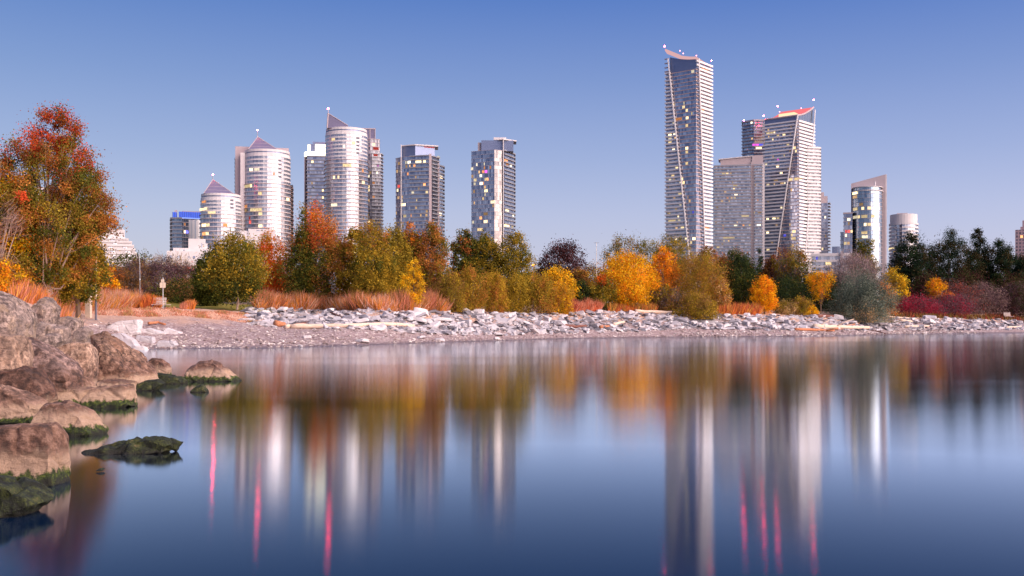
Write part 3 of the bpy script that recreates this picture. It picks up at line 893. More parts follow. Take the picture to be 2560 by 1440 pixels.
# ---- three curved white-and-glass towers on the left
def round_tower(px, D, x0, x1, py_top, label, depth=None, upper=455, bulge=None):
    S = Site('condominium_tower', label, px, D)
    rx = (S.u(x1) - S.u(x0)) / 2; cx = (S.u(x1) + S.u(x0)) / 2
    ry = rx * 0.98
    poly = arc_poly(cx, ry, rx, ry, 32)
    zt = S.z(py_top + 16)
    zu = S.z(upper)
    fh = stack(S, poly, 0, zu, 3.25, M['pale'], M['slab'], 0.75, 0.26)
    pu = arc_poly(cx, ry, rx * 0.975, ry * 0.975, 32)
    fhu = stack(S, pu, zu, zt, 3.25, M['pale'], M['white'], 0.2, 0.85)
    pr = MB(); pr.prism(arc_poly(cx, ry, rx * 0.965, ry * 0.965, 32), zt, S.z(py_top + 9), 0); S.build(pr, 'crown_band', M['white'])
    pr = MB(); pr.prism(arc_poly(cx, ry, rx * 0.93, ry * 0.93, 32), S.z(py_top + 9), S.z(py_top + 6), 0); S.build(pr, 'louvre_band', M['screen'])
    pr = MB(); pr.prism(arc_poly(cx, ry, rx * 0.95, ry * 0.95, 32), S.z(py_top + 6), S.z(py_top), 0); S.build(pr, 'crown_band', M['white'])
    # a column of dark slots near the right of the upper floors
    a = math.radians(270 + 32)
    for i in range(5):
        zz = zu + fhu * (1.6 + i * 1.0)
        if zz > zt - 1: break
        c = Vector((cx + rx * 0.985 * math.cos(a), ry + ry * 0.985 * math.sin(a)))
        e = Vector((-math.sin(a), math.cos(a)))
        nn = Vector((math.cos(a), math.sin(a)))
        m = MB(); m.prism([tuple(c - e * 1.3 - nn * .3), tuple(c - e * 1.3 + nn * .12), tuple(c + e * 1.3 + nn * .12), tuple(c + e * 1.3 - nn * .3)][::-1] if False else [tuple(c - e * 1.3 + nn * .12), tuple(c + e * 1.3 + nn * .12), tuple(c + e * 1.3 - nn * .3), tuple(c - e * 1.3 - nn * .3)], zz, zz + 1.5, 0)
        S.build(m, 'loggia', M['darkwall'])
    return S, poly, fh, cx, ry, zu, fhu, pu

def pyramid(S, x0, x1, xa, py0, pya, y0, y1):
    m = MB()
    z0, za = S.z(py0), S.z(pya)
    b = [(S.u(x0), y0), (S.u(x1), y0), (S.u(x1), y1), (S.u(x0), y1)]
    ap = (S.u(xa), (y0 + y1) * 0.5, za)
    for i in range(4):
        j = (i + 1) % 4
        m.face([(*b[i], z0), (*b[j], z0), ap])
    S.build(m, 'pyramid_roof', M['slate'])
    r = MB()
    for i in range(4):
        r.tube([(*b[i], z0), ap], 0.28, 5)
    for k in range(1, 4):
        f = k / 4
        l0 = Vector((*b[0], z0)).lerp(Vector(ap), f); l1 = Vector((*b[1], z0)).lerp(Vector(ap), f)
        r.tube([l0, l1], 0.10, 4)
    S.build(r, 'roof_ribs', M['pinkwall'])
    return ap

S, poly, fh, cx, ry, zu, fhu, pu = round_tower(553, 790, 499, 605, 482, 'shortest of three curved glass towers, slate pyramid roof, beside the blue-lit block', upper=535)
ap = pyramid(S, 509, 586, 532, 482, 443, 6, 24)
beacon(S, 532, 437, ap[1], 0.8, ap[2] - 0.5)
lit(S, poly, [(510, 562, 10, 'w'), (520, 562, 7, 'y'), (510, 583, 8, 'o'), (518, 583, 7, 'y'), (563, 566, 10, 'o'), (575, 590, 8, 'w'), (505, 600, 6, 'd')], 0, fh)
lit(S, pu, [(509, 504, 8, 'o'), (508, 526, 16, 'w'), (529, 526, 18, 'y'), (535, 535, 20, 'y')], zu, fhu)

S, poly, fh, cx, ry, zu, fhu, pu = round_tower(667, 830, 607, 729, 371, 'curved glass tower with a slate pyramid roof in front of a mauve slab', upper=458)
ap = pyramid(S, 620, 698, 644, 371, 334, 8, 26)
beacon(S, 643.5, 326, ap[1], 0.85, ap[2] - 0.5)
rs = MB(); rs.box(S.u(588, 20), S.u(722, 20), 21, 44, 0, S.z(358)); S.build(rs, 'rear_slab', M['pinkwall'])
bl = MB(); bl.box(S.u(586, 20), S.u(588, 20), 23, 40, 0, 0.25); bl.box(S.u(586, 20), S.u(586, 20) + 0.2, 23, 40, 0.25, 1.2)
blm = bl.mesh('side_balcony', M['darkwall'])
for k in range(26):
    link('side_balcony', blm, S.root, (0, 0, S.z(390) - k * 3.2))
sw = MB(); sw.box(S.u(600), S.u(612), 12, 24, 0, S.z(378)); S.build(sw, 'side_wing', M['white'])
sb = MB(); sb.prism([(S.u(726), 24), (S.u(734), 20), (S.u(736), 34), (S.u(724), 38)], 0, S.z(452), 0); S.build(sb, 'side_wing', M['pale'])
bl = MB(); bl.prism([(S.u(722), 19), (S.u(735), 18), (S.u(737), 34), (S.u(722), 38)], 0, 0.3, 0)
blm = bl.mesh('balcony_slab', M['slab'])
for k in range(int(S.z(452) / 3.25)):
    link('balcony_slab', blm, S.root, (0, 0, k * 3.25 + 3))
lit(S, poly, [(616, 467, 18, 'y'), (627, 460, 5, 'w'), (650, 479, 9, 'w'), (640, 522, 28, 'y'), (651, 532, 9, 'y'), (625, 560, 4, 'r'), (651, 563, 9, 'y'), (624, 548, 3, 'r'), (720, 497, 6, 'w'), (614, 520, 8, 'o'), (612, 530, 10, 'd')], 0, fh)
lit(S, pu, [(628, 419, 8, 'y'), (642, 418, 12, 'p'), (605.5, 436, 7, 'p'), (685, 430, 4, 'o')], zu, fhu)

S, poly, fh, cx, ry, zu, fhu, pu = round_tower(866, 850, 811, 921, 316, 'tallest curved glass tower of the left cluster with a sharp wedge roof', upper=398)
wd = MB()
wd.face([(S.u(817), 6, S.z(318)), (S.u(870), 6, S.z(318)), (S.u(870), 6, S.z(310)), (S.u(820), 6, S.z(281))])
wd.face([(S.u(817), 24, S.z(318)), (S.u(820), 24, S.z(281)), (S.u(870), 24, S.z(310)), (S.u(870), 24, S.z(318))])
wd.face([(S.u(820), 6, S.z(281)), (S.u(870), 6, S.z(310)), (S.u(870), 24, S.z(310)), (S.u(820), 24, S.z(281))])
wd.face([(S.u(817), 24, S.z(318)), (S.u(817), 6, S.z(318)), (S.u(820), 6, S.z(281)), (S.u(820), 24, S.z(281))])
wd.face([(S.u(870), 6, S.z(318)), (S.u(870), 24, S.z(318)), (S.u(870), 24, S.z(310)), (S.u(870), 6, S.z(310))])
S.build(wd, 'wedge_roof', M['slate'])
r = MB(); r.tube([(S.u(820), 5.9, S.z(281)), (S.u(870), 5.9, S.z(310))], 0.3, 5); r.tube([(S.u(817.5), 5.9, S.z(318)), (S.u(820), 5.9, S.z(281))], 0.6, 5); S.build(r, 'roof_ribs', M['pinkwall'])
beacon(S, 820.5, 273, 8, 1.05, S.z(282))
r = MB(); r.box(S.u(850), S.u(884), 14, 26, S.z(316), S.z(309)); S.build(r, 'roof_block', M['white'])
lit(S, poly, [(868, 411, 22, 'y'), (835, 440, 4, 'w'), (846, 440, 4, 'w'), (908, 454, 6, 'w'), (835, 507, 14, 'p'), (907, 430, 4, 'o')], 0, fh)
lit(S, pu, [(833, 350, 8, 'w'), (884, 353, 8, 'y'), (860, 362, 5, 'p')], zu, fhu)

# ---- dark towers behind the wedge-roofed one
S = Site('apartment_tower', 'dark blue tower with a glowing white crown behind the wedge-roofed tower', 790, 920)
pE = [(S.u(762), 6), (S.u(768), 1), (S.u(812), 0), (S.u(825), 8), (S.u(825), 26), (S.u(762), 26)]
fhE = stack(S, pE, 0, S.z(391), 3.2, M['dark'], M['greyslab'], 0.25, 0.25, M['railglass'], 0.6, [1], 1.1)
c = MB(); c.prism(offs(pE, 0.5), S.z(391), S.z(379), 0); S.build(c, 'lit_crown_band', M['whitecrown'])
c = MB(); c.box(S.u(769), S.u(776), 3, 10, S.z(379), S.z(361)); c.box(S.u(788), S.u(822), 3, 16, S.z(379), S.z(359)); S.build(c, 'lit_crown_glass', M['whitecrown'])
c = MB(); c.box(S.u(777), S.u(788), 3.2, 14, S.z(379), S.z(359)); c.box(S.u(782), S.u(822), 3, 17, S.z(359), S.z(353)); c.box(S.u(768.5), S.u(788), 3, 14, S.z(361) + 0.01, S.z(359)); S.build(c, 'roof_block', M['screen'])
e = MB(); e.box(S.u(760.5), S.u(763), 3, 8, 0, S.z(391)); S.build(e, 'wall_pier', M['pinkwall'])
lit(S, pE, [(781, 406, 6, 'w'), (807, 476, 4, 'w'), (807, 497, 4, 'y'), (780, 460, 4, 'd')], 0, fhE)

S = Site('apartment_tower', 'dark stepped tower just right of and behind the wedge-roofed tower', 920, 930)
pE3 = [(S.u(880), 4), (S.u(930), 0), (S.u(952), 2.5), (S.u(957), 12), (S.u(957), 30), (S.u(880), 30)]
fhE3 = stack(S, pE3, 0, S.z(383), 3.15, M['matte'], M['greyslab'], 0.25, 0.25, M['railglass'], 0.5, [1, 2], 1.2)
pE4 = [(S.u(884), 5), (S.u(926), 2.5), (S.u(949), 5), (S.u(949), 26), (S.u(884), 28)]
fhE4 = stack(S, pE4, S.z(383), S.z(345), 3.15, M['matte'], M['pinkwall'], 0.4, 0.4)
c = MB(); c.box(S.u(884), S.u(938), 6.5, 24, S.z(345), S.z(318)); S.build(c, 'roof_block', M['slate'])
c = MB()
for pp_ in (884, 900, 925, 938):
    c.box(S.u(pp_) - 0.3, S.u(pp_) + 0.3, 6.0, 6.48, S.z(345), S.z(316.5))
c.box(S.u(883), S.u(939), 5.9, 6.45, S.z(319.5), S.z(317.5)); S.build(c, 'roof_frame', M['pinkwall'])
lit(S, pE3, [(939, 378 + 6, 10, 'r'), (926, 432, 5, 'd'), (922, 465, 4, 'w'), (922, 474, 4, 'y'), (934, 458, 6, 'o'), (934, 494, 5, 'o'), (922, 550, 5, 'y'), (943, 431, 3, 'p'), (922, 438, 4, 'p'), (922, 505, 4, 'd'), (945, 412, 3, 'm')], 0, fhE3)
lit(S, pE4, [(934, 363, 6, 'w'), (940, 375, 14, 'r')], S.z(383), fhE4)

# ---- block with the blue lit crown
S = Site('apartment_block', 'grey-blue block with a glowing blue crown', 462, 850)
pB = [(S.u(430), 3), (S.u(455), 0), (S.u(505), 4), (S.u(505), 26), (S.u(430), 26)]
fhB = stack(S, pB, 0, S.z(546), 3.1, M['clear'], M['greyslab'], 0.25, 0.28, M['railglass'], 0.8, [4, 0], 1.5)
c = MB(); c.box(S.u(431), S.u(442), 3.5, 20, S.z(546), S.z(530)); c.prism([(S.u(447), 1.5), (S.u(458), 0.4), (S.u(505), 3.4), (S.u(505), 20), (S.u(447), 20)], S.z(546), S.z(529), 0); S.build(c, 'lit_crown', M['bluecrown'])
c = MB(); c.prism([(S.u(450), 0.6), (S.u(458), -0.1), (S.u(503), 2.8), (S.u(503), 3.0), (S.u(458), 0.1), (S.u(450), 0.8)], S.z(546), S.z(543.5), 0); S.build(c, 'lit_crown_edge', M['bluecrown_strip'])
c = MB(); c.box(S.u(436), S.u(443), 6, 16, S.z(546), S.z(524)); c.box(S.u(455), S.u(505), 8, 18, S.z(529), S.z(525)); S.build(c, 'roof_block', M['greyslab'])
c = MB(); c.prism([(S.u(472), 1.0), (S.u(498), 2.8), (S.u(498), 3.6), (S.u(472), 1.8)], 0, S.z(549), 0); S.build(c, 'glazed_bay', M['pale'])
c = MB(); c.box(S.u(424), S.u(430.5), 6, 20, 0, 0.25); c.box(S.u(424), S.u(430.5), 6, 6.15, 0.25, 1.25)
cm = c.mesh('side_balcony', M['railglass'])
for k in range(25):
    link('side_balcony', cm, S.root, (0, 0, S.z(550) - k * 3.1))
lit(S, pB, [(467, 575, 7, 'b'), (476, 578, 5, 'm'), (462, 562, 4, 'o'), (462, 575, 4, 'w'), (482, 578, 8, 'b')], 0, fhB)

# ---- low white buildings in front
S = Site('low_building', 'plain white stepped podium building below the blue-lit block', 480, 720)
m = MB(); m.box(S.u(417), S.u(545), 0, 18, 0, S.z(628)); m.box(S.u(433), S.u(530), 1.5, 17, S.z(628), S.z(620)); m.box(S.u(471), S.u(514), 2.5, 14, S.z(620), S.z(596)); m.box(S.u(514), S.u(519), 3.5, 13, S.z(620), S.z(607)); S.build(m, 'wall', M['white'])
for i, (a, b_, y0, y1) in enumerate(((424, 429, 640, 648), (444, 450, 640, 646), (470, 475, 640, 646), (482, 488, 640, 646), (505, 510, 640, 647), (503, 506, 607, 618), (458, 462, 624, 627), (512, 516, 624, 628))):
    m = MB(); yy = 0 if y0 > 630 else (2.5 if y0 < 615 else 1.5)
    m.box(S.u(a), S.u(b_), yy - 0.06, yy + 0.1, S.z(y1), S.z(y0)); S.build(m, 'window', M['dark'])
S = Site('low_building', 'plain white building at the foot of the pyramid-roofed tower', 650, 735)
m = MB(); m.box(S.u(598), S.u(700), 0, 16, 0, S.z(592)); m.box(S.u(621), S.u(690), 1.2, 14, S.z(592), S.z(572)); m.box(S.u(600), S.u(621), 2, 14, S.z(592), S.z(577)); S.build(m, 'wall', M['white'])
for a, b_, y0, y1 in ((641, 650, 575, 577), (652, 658, 575, 577), (610, 618, 600, 606), (630, 638, 600, 606)):
    m = MB(); yy = 1.2 if y0 < 590 else 0
    m.box(S.u(a), S.u(b_), yy - 0.06, yy + 0.1, S.z(y1), S.z(y0)); S.build(m, 'window', M['dark'])

# ---- terraced white building at the left
S = Site('terraced_building', 'white terraced building with a curved stepped side, right of the big maple', 270, 640)
prof = [(592, 313), (598, 322), (606, 330), (615, 335), (625, 339), (635, 342), (645, 344), (656, 345), (667, 346), (678, 346), (690, 346), (705, 346), (725, 346), (780, 346)]
for i in range(len(prof) - 1):
    (ya, xa), (yb, xb) = prof[i], prof[i + 1]
    m = MB()
    m.box(S.u(190), S.u(xb), 0, 20, S.z(yb), S.z(yb) + (S.z(ya) - S.z(yb)) * 0.55); m.box(S.u(190), S.u(xa), 0.8, 20, S.z(yb) + (S.z(ya) - S.z(yb)) * 0.55, S.z(ya))
    S.build(m, 'storey', M['white'])
    for j in range(4):
        xw = 196 + j * 37 + (i % 3) * 6
        if xw + 8 < xa - 4:
            w_ = MB(); w_.box(S.u(xw), S.u(xw + 11), 0.72, 1.0, S.z(yb) + (S.z(ya) - S.z(yb)) * 0.56, S.z(ya) - 0.35); S.build(w_, 'window', M['mid'])
m = MB(); m.box(S.u(240), S.u(312), 2, 18, S.z(592), S.z(573)); m.box(S.u(272), S.u(286), 4, 12, S.z(573), S.z(566)); m.box(S.u(302), S.u(308), 4, 12, S.z(573), S.z(569)); S.build(m, 'roof_block', M['white'])
for a in (282, 300):
    m = MB(); m.box(S.u(a), S.u(a + 1.2), 6, 6.4, S.z(573), S.z(560)); S.build(m, 'vent_pipe', M['steel'])
S = Site('apartment_block', 'white apartment block glimpsed through the big maple', 70, 560)
pQ = [(S.u(20), 0), (S.u(108), 1), (S.u(108), 18), (S.u(20), 18)]
stack(S, pQ, 0, S.z(470), 3.0, M['mid'], M['white'], 0.5, 0.5, M['white'], 0.9, [0], 1.3)
r = MB(); r.prism(offs(pQ, 0.8), S.z(470), S.z(466), 0); S.build(r, 'roof_slab', M['white'])
# ------------------------------------------------------------------ trees, shrubs, grass
t = NT('autumn_leaves')
at = t.n('ShaderNodeAttribute', attribute_name='tint', attribute_type='GEOMETRY')
d1 = t.n('ShaderNodeBsdfDiffuse', {'Color': at.outputs['Color']})
tl = t.n('ShaderNodeBsdfTranslucent', {'Color': at.outputs['Color']})
mx = t.n('ShaderNodeMixShader', {0: 0.3, 1: d1.outputs[0], 2: tl.outputs[0]})
t.t.links.new(mx.outputs[0], t.out.inputs[0])
M['leaf'] = t.mat
M['bark'] = plain('brown_bark', (0.16, 0.105, 0.075), 0.9, var=0.35, scale=3)
M['palebark'] = plain('pale_bark', (0.42, 0.30, 0.25), 0.9, var=0.3, scale=3)

C_ = dict(green=(0.115, 0.125, 0.024), dkgreen=(0.045, 0.062, 0.020), olive=(0.26, 0.195, 0.028), yolive=(0.44, 0.29, 0.032), gold=(0.88, 0.44, 0.015), yellow=(0.90, 0.54, 0.03), orange=(0.82, 0.26, 0.02),
          red=(0.55, 0.085, 0.03), flame=(0.80, 0.14, 0.02), russet=(0.36, 0.125, 0.035), rust=(0.48, 0.20, 0.05), maroon=(0.075, 0.028, 0.028), pine=(0.028, 0.050, 0.026), dkpine=(0.016, 0.030, 0.020), pinebrown=(0.075, 0.055, 0.025),
          silver=(0.23, 0.27, 0.20), dksilver=(0.085, 0.12, 0.10), pinkgrey=(0.36, 0.26, 0.26), twig=(0.30, 0.20, 0.17), crimson=(0.36, 0.03, 0.06), purple=(0.15, 0.085, 0.10), greybrown=(0.15, 0.11, 0.10), brown=(0.26, 0.14, 0.05), tan=(0.48, 0.32, 0.15), brick=(0.42, 0.10, 0.06))

def leaf_mesh(name, P, N, T, ln, wd, colr):
    """many small leaf faces: centre P, normal N, long axis T"""
    n = len(P)
    B = np.cross(N, T)
    B /= np.maximum(np.linalg.norm(B, axis=1, keepdims=True), 1e-6)
    a = T * (ln * 0.5)[:, None]; b = B * (wd * 0.5)[:, None]
    V = np.stack([P - a, P + b * 1.0 - a * 0.1, P + a, P - b * 1.0 - a * 0.1], 1).reshape(-1, 3)
    me = bpy.data.meshes.new(name)
    me.vertices.add(4 * n); me.loops.add(4 * n); me.polygons.add(n)
    me.vertices.foreach_set('co', V.astype(np.float32).ravel())
    me.loops.foreach_set('vertex_index', np.arange(4 * n, dtype=np.int32))
    me.polygons.foreach_set('loop_start', np.arange(0, 4 * n, 4, dtype=np.int32))
    me.polygons.foreach_set('loop_total', np.full(n, 4, dtype=np.int32))
    me.update()
    at = me.attributes.new('tint', 'FLOAT_COLOR', 'FACE')
    at.data.foreach_set('color', np.concatenate([np.clip(colr, 0, 1), np.ones((n, 1))], 1).astype(np.float32).ravel())
    me.materials.append(M['leaf'])
    return me

PROF = {
    'oval': [(0, .35), (.12, .75), (.35, 1), (.6, .92), (.8, .66), (.93, .36), (1, .12)],
    'round': [(0, .45), (.15, .85), (.4, 1), (.65, .95), (.85, .7), (1, .3)],
    'bush': [(0, .9), (.2, 1), (.5, .95), (.75, .75), (.92, .45), (1, .2)],
    'cone': [(0, .8), (.12, 1), (.35, .85), (.6, .55), (.8, .3), (1, .05)],
    'spire': [(0, .7), (.2, 1), (.45, .9), (.65, .62), (.82, .35), (1, .06)],
    'vase': [(0, .35), (.3, .7), (.6, 1), (.8, .95), (.93, .6), (1, .25)],
    'column': [(0, .7), (.2, .95), (.5, 1), (.8, .8), (.95, .45), (1, .2)],
}
def unit(v):
    return v / np.maximum(np.linalg.norm(v, axis=-1, keepdims=True), 1e-6)

def crown_points(rng, H, W, z0, prof, ncl, lk=1.0):
    hs = np.array([p[0] for p in prof]); rs = np.array([p[1] for p in prof])
    tt = rng.random(ncl * 6)
    r = np.interp(tt, hs, rs)
    keep = rng.random(len(tt)) < (r ** 1.3)
    tt = tt[keep][:ncl]; r = np.interp(tt, hs, rs)
    an = rng.random(len(tt)) * 2 * np.pi
    p1, p2, p3 = rng.random(3) * 6.28
    lump = 1 + lk * (0.14 * np.sin(3 * an + p1 + 5 * tt) + 0.13 * np.sin(5 * an + p2 - 9 * tt) + 0.12 * np.sin(2 * an + p3 + 16 * tt))
    lump *= 1 + 0.14 * rng.standard_normal(len(tt))
    rad = r * W / 2 * np.minimum(rng.random(len(tt)) ** 0.38, 1) * np.clip(lump, 0.5, 1.2)
    P = np.stack([rad * np.cos(an), rad * np.sin(an), z0 + tt * (H - z0)], 1)
    return P, tt

def crown_mesh(rng, H, W, z0, prof, n, ls, cols, ncl=None, asp=0.6, vert=1.0, twig=False, hi=None, lo=None, side=None, rcs=1.0, spread=1.0, sx=0.0, lk=1.0):
    ncl = ncl or max(24, int(n / 60))
    P, tt = crown_points(rng, H, W, z0, PROF[prof], ncl, lk)
    if sx: P[:, 0] += sx * (tt - 0.2)
    ncl = len(P)
    cols = np.array([C_[c] if isinstance(c, str) else c for c in cols])
    cc = cols[rng.integers(0, len(cols), ncl)]
    if hi:
        tc_ = np.array([C_[c] for c in hi[1]])
        m = tt + 0.13 * rng.standard_normal(ncl) > hi[0]
        cc[m] = tc_[rng.integers(0, len(tc_), m.sum())]
    if lo:
        tc_ = np.array([C_[c] for c in lo[1]])
        m = tt + 0.10 * rng.standard_normal(ncl) < lo[0]
        cc[m] = tc_[rng.integers(0, len(tc_), m.sum())]
    if side:                       # some boughs on one side have turned
        tc_ = np.array([C_[c] for c in side[1]])
        m = (P[:, 0] / (W / 2) * side[2] + 0.25 * rng.standard_normal(ncl)) > side[0]
        cc[m] = tc_[rng.integers(0, len(tc_), m.sum())]
    rc = W * 0.085 * rcs * (0.6 + 0.8 * rng.random(ncl)) * (24 / max(24, ncl)) ** 0.18 * 1.4
    ci = rng.integers(0, ncl, n)
    off = rng.standard_normal((n, 3)) * rc[ci][:, None] * np.array([0.75, 0.75, 0.75 * vert])
    outd = P[ci].copy(); outd[:, 2] = (P[ci][:, 2] - (z0 + (H - z0) * 0.4)) * 0.6
    outd = unit(outd)
    off += outd * np.abs(off).max(1, keepdims=True) * 0.25
    LP = P[ci] + off * spread
    LP[:, 2] = np.maximum(LP[:, 2], 0.05)
    N = unit(outd * 0.5 + np.array([0, 0, 0.45]) + rng.standard_normal((n, 3)) * 0.75)
    if twig:
        T = unit(outd * 0.7 + np.array([0, 0, 0.9]) + rng.standard_normal((n, 3)) * 0.45)
    else:
        T = unit(np.cross(N, rng.standard_normal((n, 3))) + np.array([0, 0, 0.3 * (vert - 1)]) + outd * 0.3)
    N = unit(np.cross(T, np.cross(N, T)) + 1e-4)
    ln = ls * (0.6 + 0.8 * rng.random(n)); wd = ln * asp * (0.7 + 0.6 * rng.random(n))
    cl = cc[ci] * (1 + 0.20 * rng.standard_normal((ncl, 1)))[ci] * (1 + 0.22 * rng.standard_normal((n, 1)))
    mixm = rng.random(n) < 0.12
    cl[mixm] = cols[rng.integers(0, len(cols), mixm.sum())]
    return leaf_mesh('crown', LP, N, T, ln, wd, np.clip(cl, 0.004, 1)), P, tt

def trunk_mb(rng, H, W, z0, P, tt, r0, nb, lean=0.0, stems=1):
    mb = MB()
    rnd = lambda a: float(rng.uniform(-a, a))
    for s_ in range(stems):
        bx = rnd(W * 0.12) if stems > 1 else 0.0
        by = rnd(W * 0.12) if stems > 1 else 0.0
        hh = H * (0.86 if stems == 1 else float(rng.uniform(0.6, 0.85)))
        pts, rad = [], []
        dx, dy = (rnd(W * 0.25), rnd(W * 0.25)) if stems > 1 else (lean, 0)
        for i in range(7):
            f = i / 6
            pts.append((bx + dx * f ** 1.4 + rnd(0.02) * W * (f > 0), by + dy * f ** 1.4 + rnd(0.02) * W * (f > 0), -0.3 + (hh + 0.3) * f))
            rad.append(r0 * (1.15 if i == 0 else 1) * (1 - f) ** 0.8 / (1 if stems == 1 else 1.6) + 0.018)
        mb.tube(pts, rad, 6)
        if s_ == 0: main = pts
    idx = rng.permutation(len(P))[:nb]
    for i in idx:
        q = P[i]
        f0 = min(0.8, max(0.12, (q[2] / H) * float(rng.uniform(0.35, 0.75))))
        k = f0 * 6
        a = Vector(main[int(k)]).lerp(Vector(main[min(6, int(k) + 1)]), k - int(k))
        b = Vector(q)
        mid = a.lerp(b, 0.5) + Vector((0, 0, -0.04 * H + rnd(0.03) * H)) + Vector((rnd(.04) * W, rnd(.04) * W, 0))
        rr = r0 * (0.42 - 0.3 * f0) + 0.012
        mb.tube([a, mid, b], [rr, rr * 0.6, 0.012], 4)
    return mb

TREE_N = [0]
OLDP = [640, 1110, 1300, 1500, 1700, 1900, 2150, 2300, 2560]
OLDD = [117, 119, 127, 138, 149, 159, 172, 186, 202]      # the bank's first estimate: trees keep their depth behind it
def tree(px, d, top, w, label, name='broadleaf_tree', cat='tree', prof='oval', cols=('olive',), n=4500, ls=0.32, z0=0.16, nb=14, r0=None, bark='bark', lean=0.0, stems=1, group=None, sink=0.0, seed=None, crown='crown', dm=3.0, **kw):
    TREE_N[0] += 1
    rng = np.random.default_rng(seed if seed is not None else 100 + TREE_N[0])
    if px > 630: d = bank_d(px) + dm + max(-2.0, d - float(np.interp(px, OLDP, OLDD)))
    x = (px - 1280) / F * d
    zg = gz(x, d) - sink
    H = (CAMZ + (HOR - top) / F * d - zg)
    W = w / F * d
    root = empty(name, (x, d, zg), 0, label, cat, group)
    me, P, tt = crown_mesh(rng, H * 0.985, W * 0.94, H * z0, prof, int(n * 3.2), ls * 0.80, cols, **kw)
    link(crown, me, root)
    trunk_mb(rng, H, W, H * z0, P, tt, r0 or max(0.06, H * 0.016), nb, lean, stems).build('trunk', M[bark], root)
    return root

def shrub(px, d, top, w, label, name='shrub', cat='shrub', prof='bush', cols=('olive',), n=2600, ls=0.28, z0=0.02, nb=8, r0=0.06, stems=4, crown='foliage', **kw):
    return tree(px, d, top, w, label, name, cat, prof, cols, n, ls, z0, nb, r0, stems=stems, crown=crown, **kw)

GT = 'autumn trees along the shore'
GS = 'shrubs along the shore'
GP = 'dark pines on the right'
# far left
tree(116, 92, 270, 276, 'big maple at left, red at the top, orange-brown and green below', 'maple_tree', cols=('rust', 'olive', 'russet', 'olive', 'green', 'brown'), hi=(0.70, ('red', 'russet', 'red', 'green')), lo=(0.30, ('green', 'olive', 'yolive', 'rust', 'yolive')),
     prof='oval', n=34000, ncl=330, ls=0.21, z0=0.14, nb=80, r0=0.32, bark='palebark', group=GT, rcs=0.72, sx=1.3, lk=1.6)
tree(196, 96, 415, 140, 'bushy green and orange tree overlapping the right of the big maple', 'maple_tree', cols=('olive', 'rust', 'yolive', 'green', 'olive'), lo=(0.3, ('green', 'yolive', 'olive')), n=10000, ncl=170, ls=0.26, z0=0.10, nb=20, group=GT)
tree(-14, 84, 300, 130, 'nearly leafless pale-branched tree at the left edge', 'bare_tree', cols=('twig', 'tan', 'twig'), n=500, ls=1.2, asp=0.03, twig=True, z0=0.25, nb=48, r0=0.18, bark='palebark', group=GT, crown='twigs')
tree(12, 90, 430, 190, 'bushy orange, gold and green tree filling the left edge below the bare branches', cols=('gold', 'orange', 'olive', 'yolive', 'green', 'rust'), lo=(0.35, ('green', 'olive', 'dkgreen', 'gold')), n=12000, ncl=190, ls=0.27, z0=0.05, nb=24, group=GT, bark='palebark', lk=1.5)
shrub(10, 80, 650, 110, 'orange and yellow bush behind the topmost left boulder', cols=('orange', 'gold', 'rust', 'yolive'), n=3500, ls=0.2, group=GS)
tree(255, 150, 618, 60, 'small dark spruce left of the terraced building', 'spruce_tree', prof='cone', cols=('pine', 'dkpine'), n=2000, ls=0.45, asp=0.3, z0=0.06, group=GT)
shrub(268, 118, 664, 62, 'small yellow-orange bush by the yellow marker post', cols=('gold', 'rust', 'yolive', 'orange'), n=1500, group=GS)
tree(330, 210, 640, 130, 'flat-topped green tree behind the leafless thicket', cols=('green', 'olive', 'dkgreen'), prof='vase', n=2600, ls=0.45, group=GT)
for i, (px, top, w, lb, cs) in enumerate(((300, 672, 90, 'brown thicket bush at the left end of the leafless thicket', ('brown', 'greybrown', 'russet')), (345, 652, 110, 'grey-brown bush in the leafless thicket behind the thin pole', ('greybrown', 'purple', 'brown')),
                                  (405, 645, 120, 'purple-grey bush in the leafless thicket behind the twin-panel sign', ('purple', 'greybrown', 'purple')), (462, 655, 100, 'reddish-grey bush at the right end of the leafless thicket', ('greybrown', 'brick', 'greybrown', 'purple')))):
    shrub(px, 142 + 3 * i, top, w, lb, 'bare_shrub', cols=cs, n=4200, ls=0.42, asp=0.2, group=GS, nb=18)
shrub(425, 160, 638, 140, 'pale bare-topped tree rising above the leafless thicket', 'bare_tree', 'tree', cols=('twig', 'tan', 'olive'), n=1600, ls=0.8, asp=0.06, twig=True, z0=0.5, group=GT)
shrub(455, 138, 700, 150, 'low dark green hedge bush right of the bench', cols=('dkgreen', 'green', 'brown'), n=3200, group=GS)
# left of centre
tree(592, 122, 583, 150, 'olive-green tree with a pale trunk left of the orange-red tree', 'maple_tree', cols=('olive', 'green', 'yolive', 'olive'), lo=(0.25, ('dkgreen', 'green')), n=9000, ls=0.26, z0=0.16, bark='palebark', r0=0.13, group=GT, vert=1.3)
tree(525, 130, 628, 90, 'dark green bushy tree left of the olive-green tree', cols=('dkgreen', 'green', 'green'), n=4500, z0=0.04, group=GT)
tree(672, 131, 578, 105, 'flame orange-red tree at the left of the big green and red maple', 'maple_tree', cols=('flame', 'orange', 'flame', 'red'), hi=(0.72, ('rust', 'orange', 'yolive')), n=6500, ls=0.25, z0=0.1, group=GT)
tree(792, 119, 512, 186, 'big maple at the centre left, flame red crown over green', 'maple_tree', prof='spire', cols=('green', 'olive', 'rust', 'green'), hi=(0.52, ('rust', 'red', 'orange', 'rust')), lo=(0.22, ('dkgreen', 'green')), side=(0.45, ('russet', 'rust', 'olive'), 1), n=14000, ncl=260, ls=0.26, z0=0.08, r0=0.2, group=GT, vert=1.25)
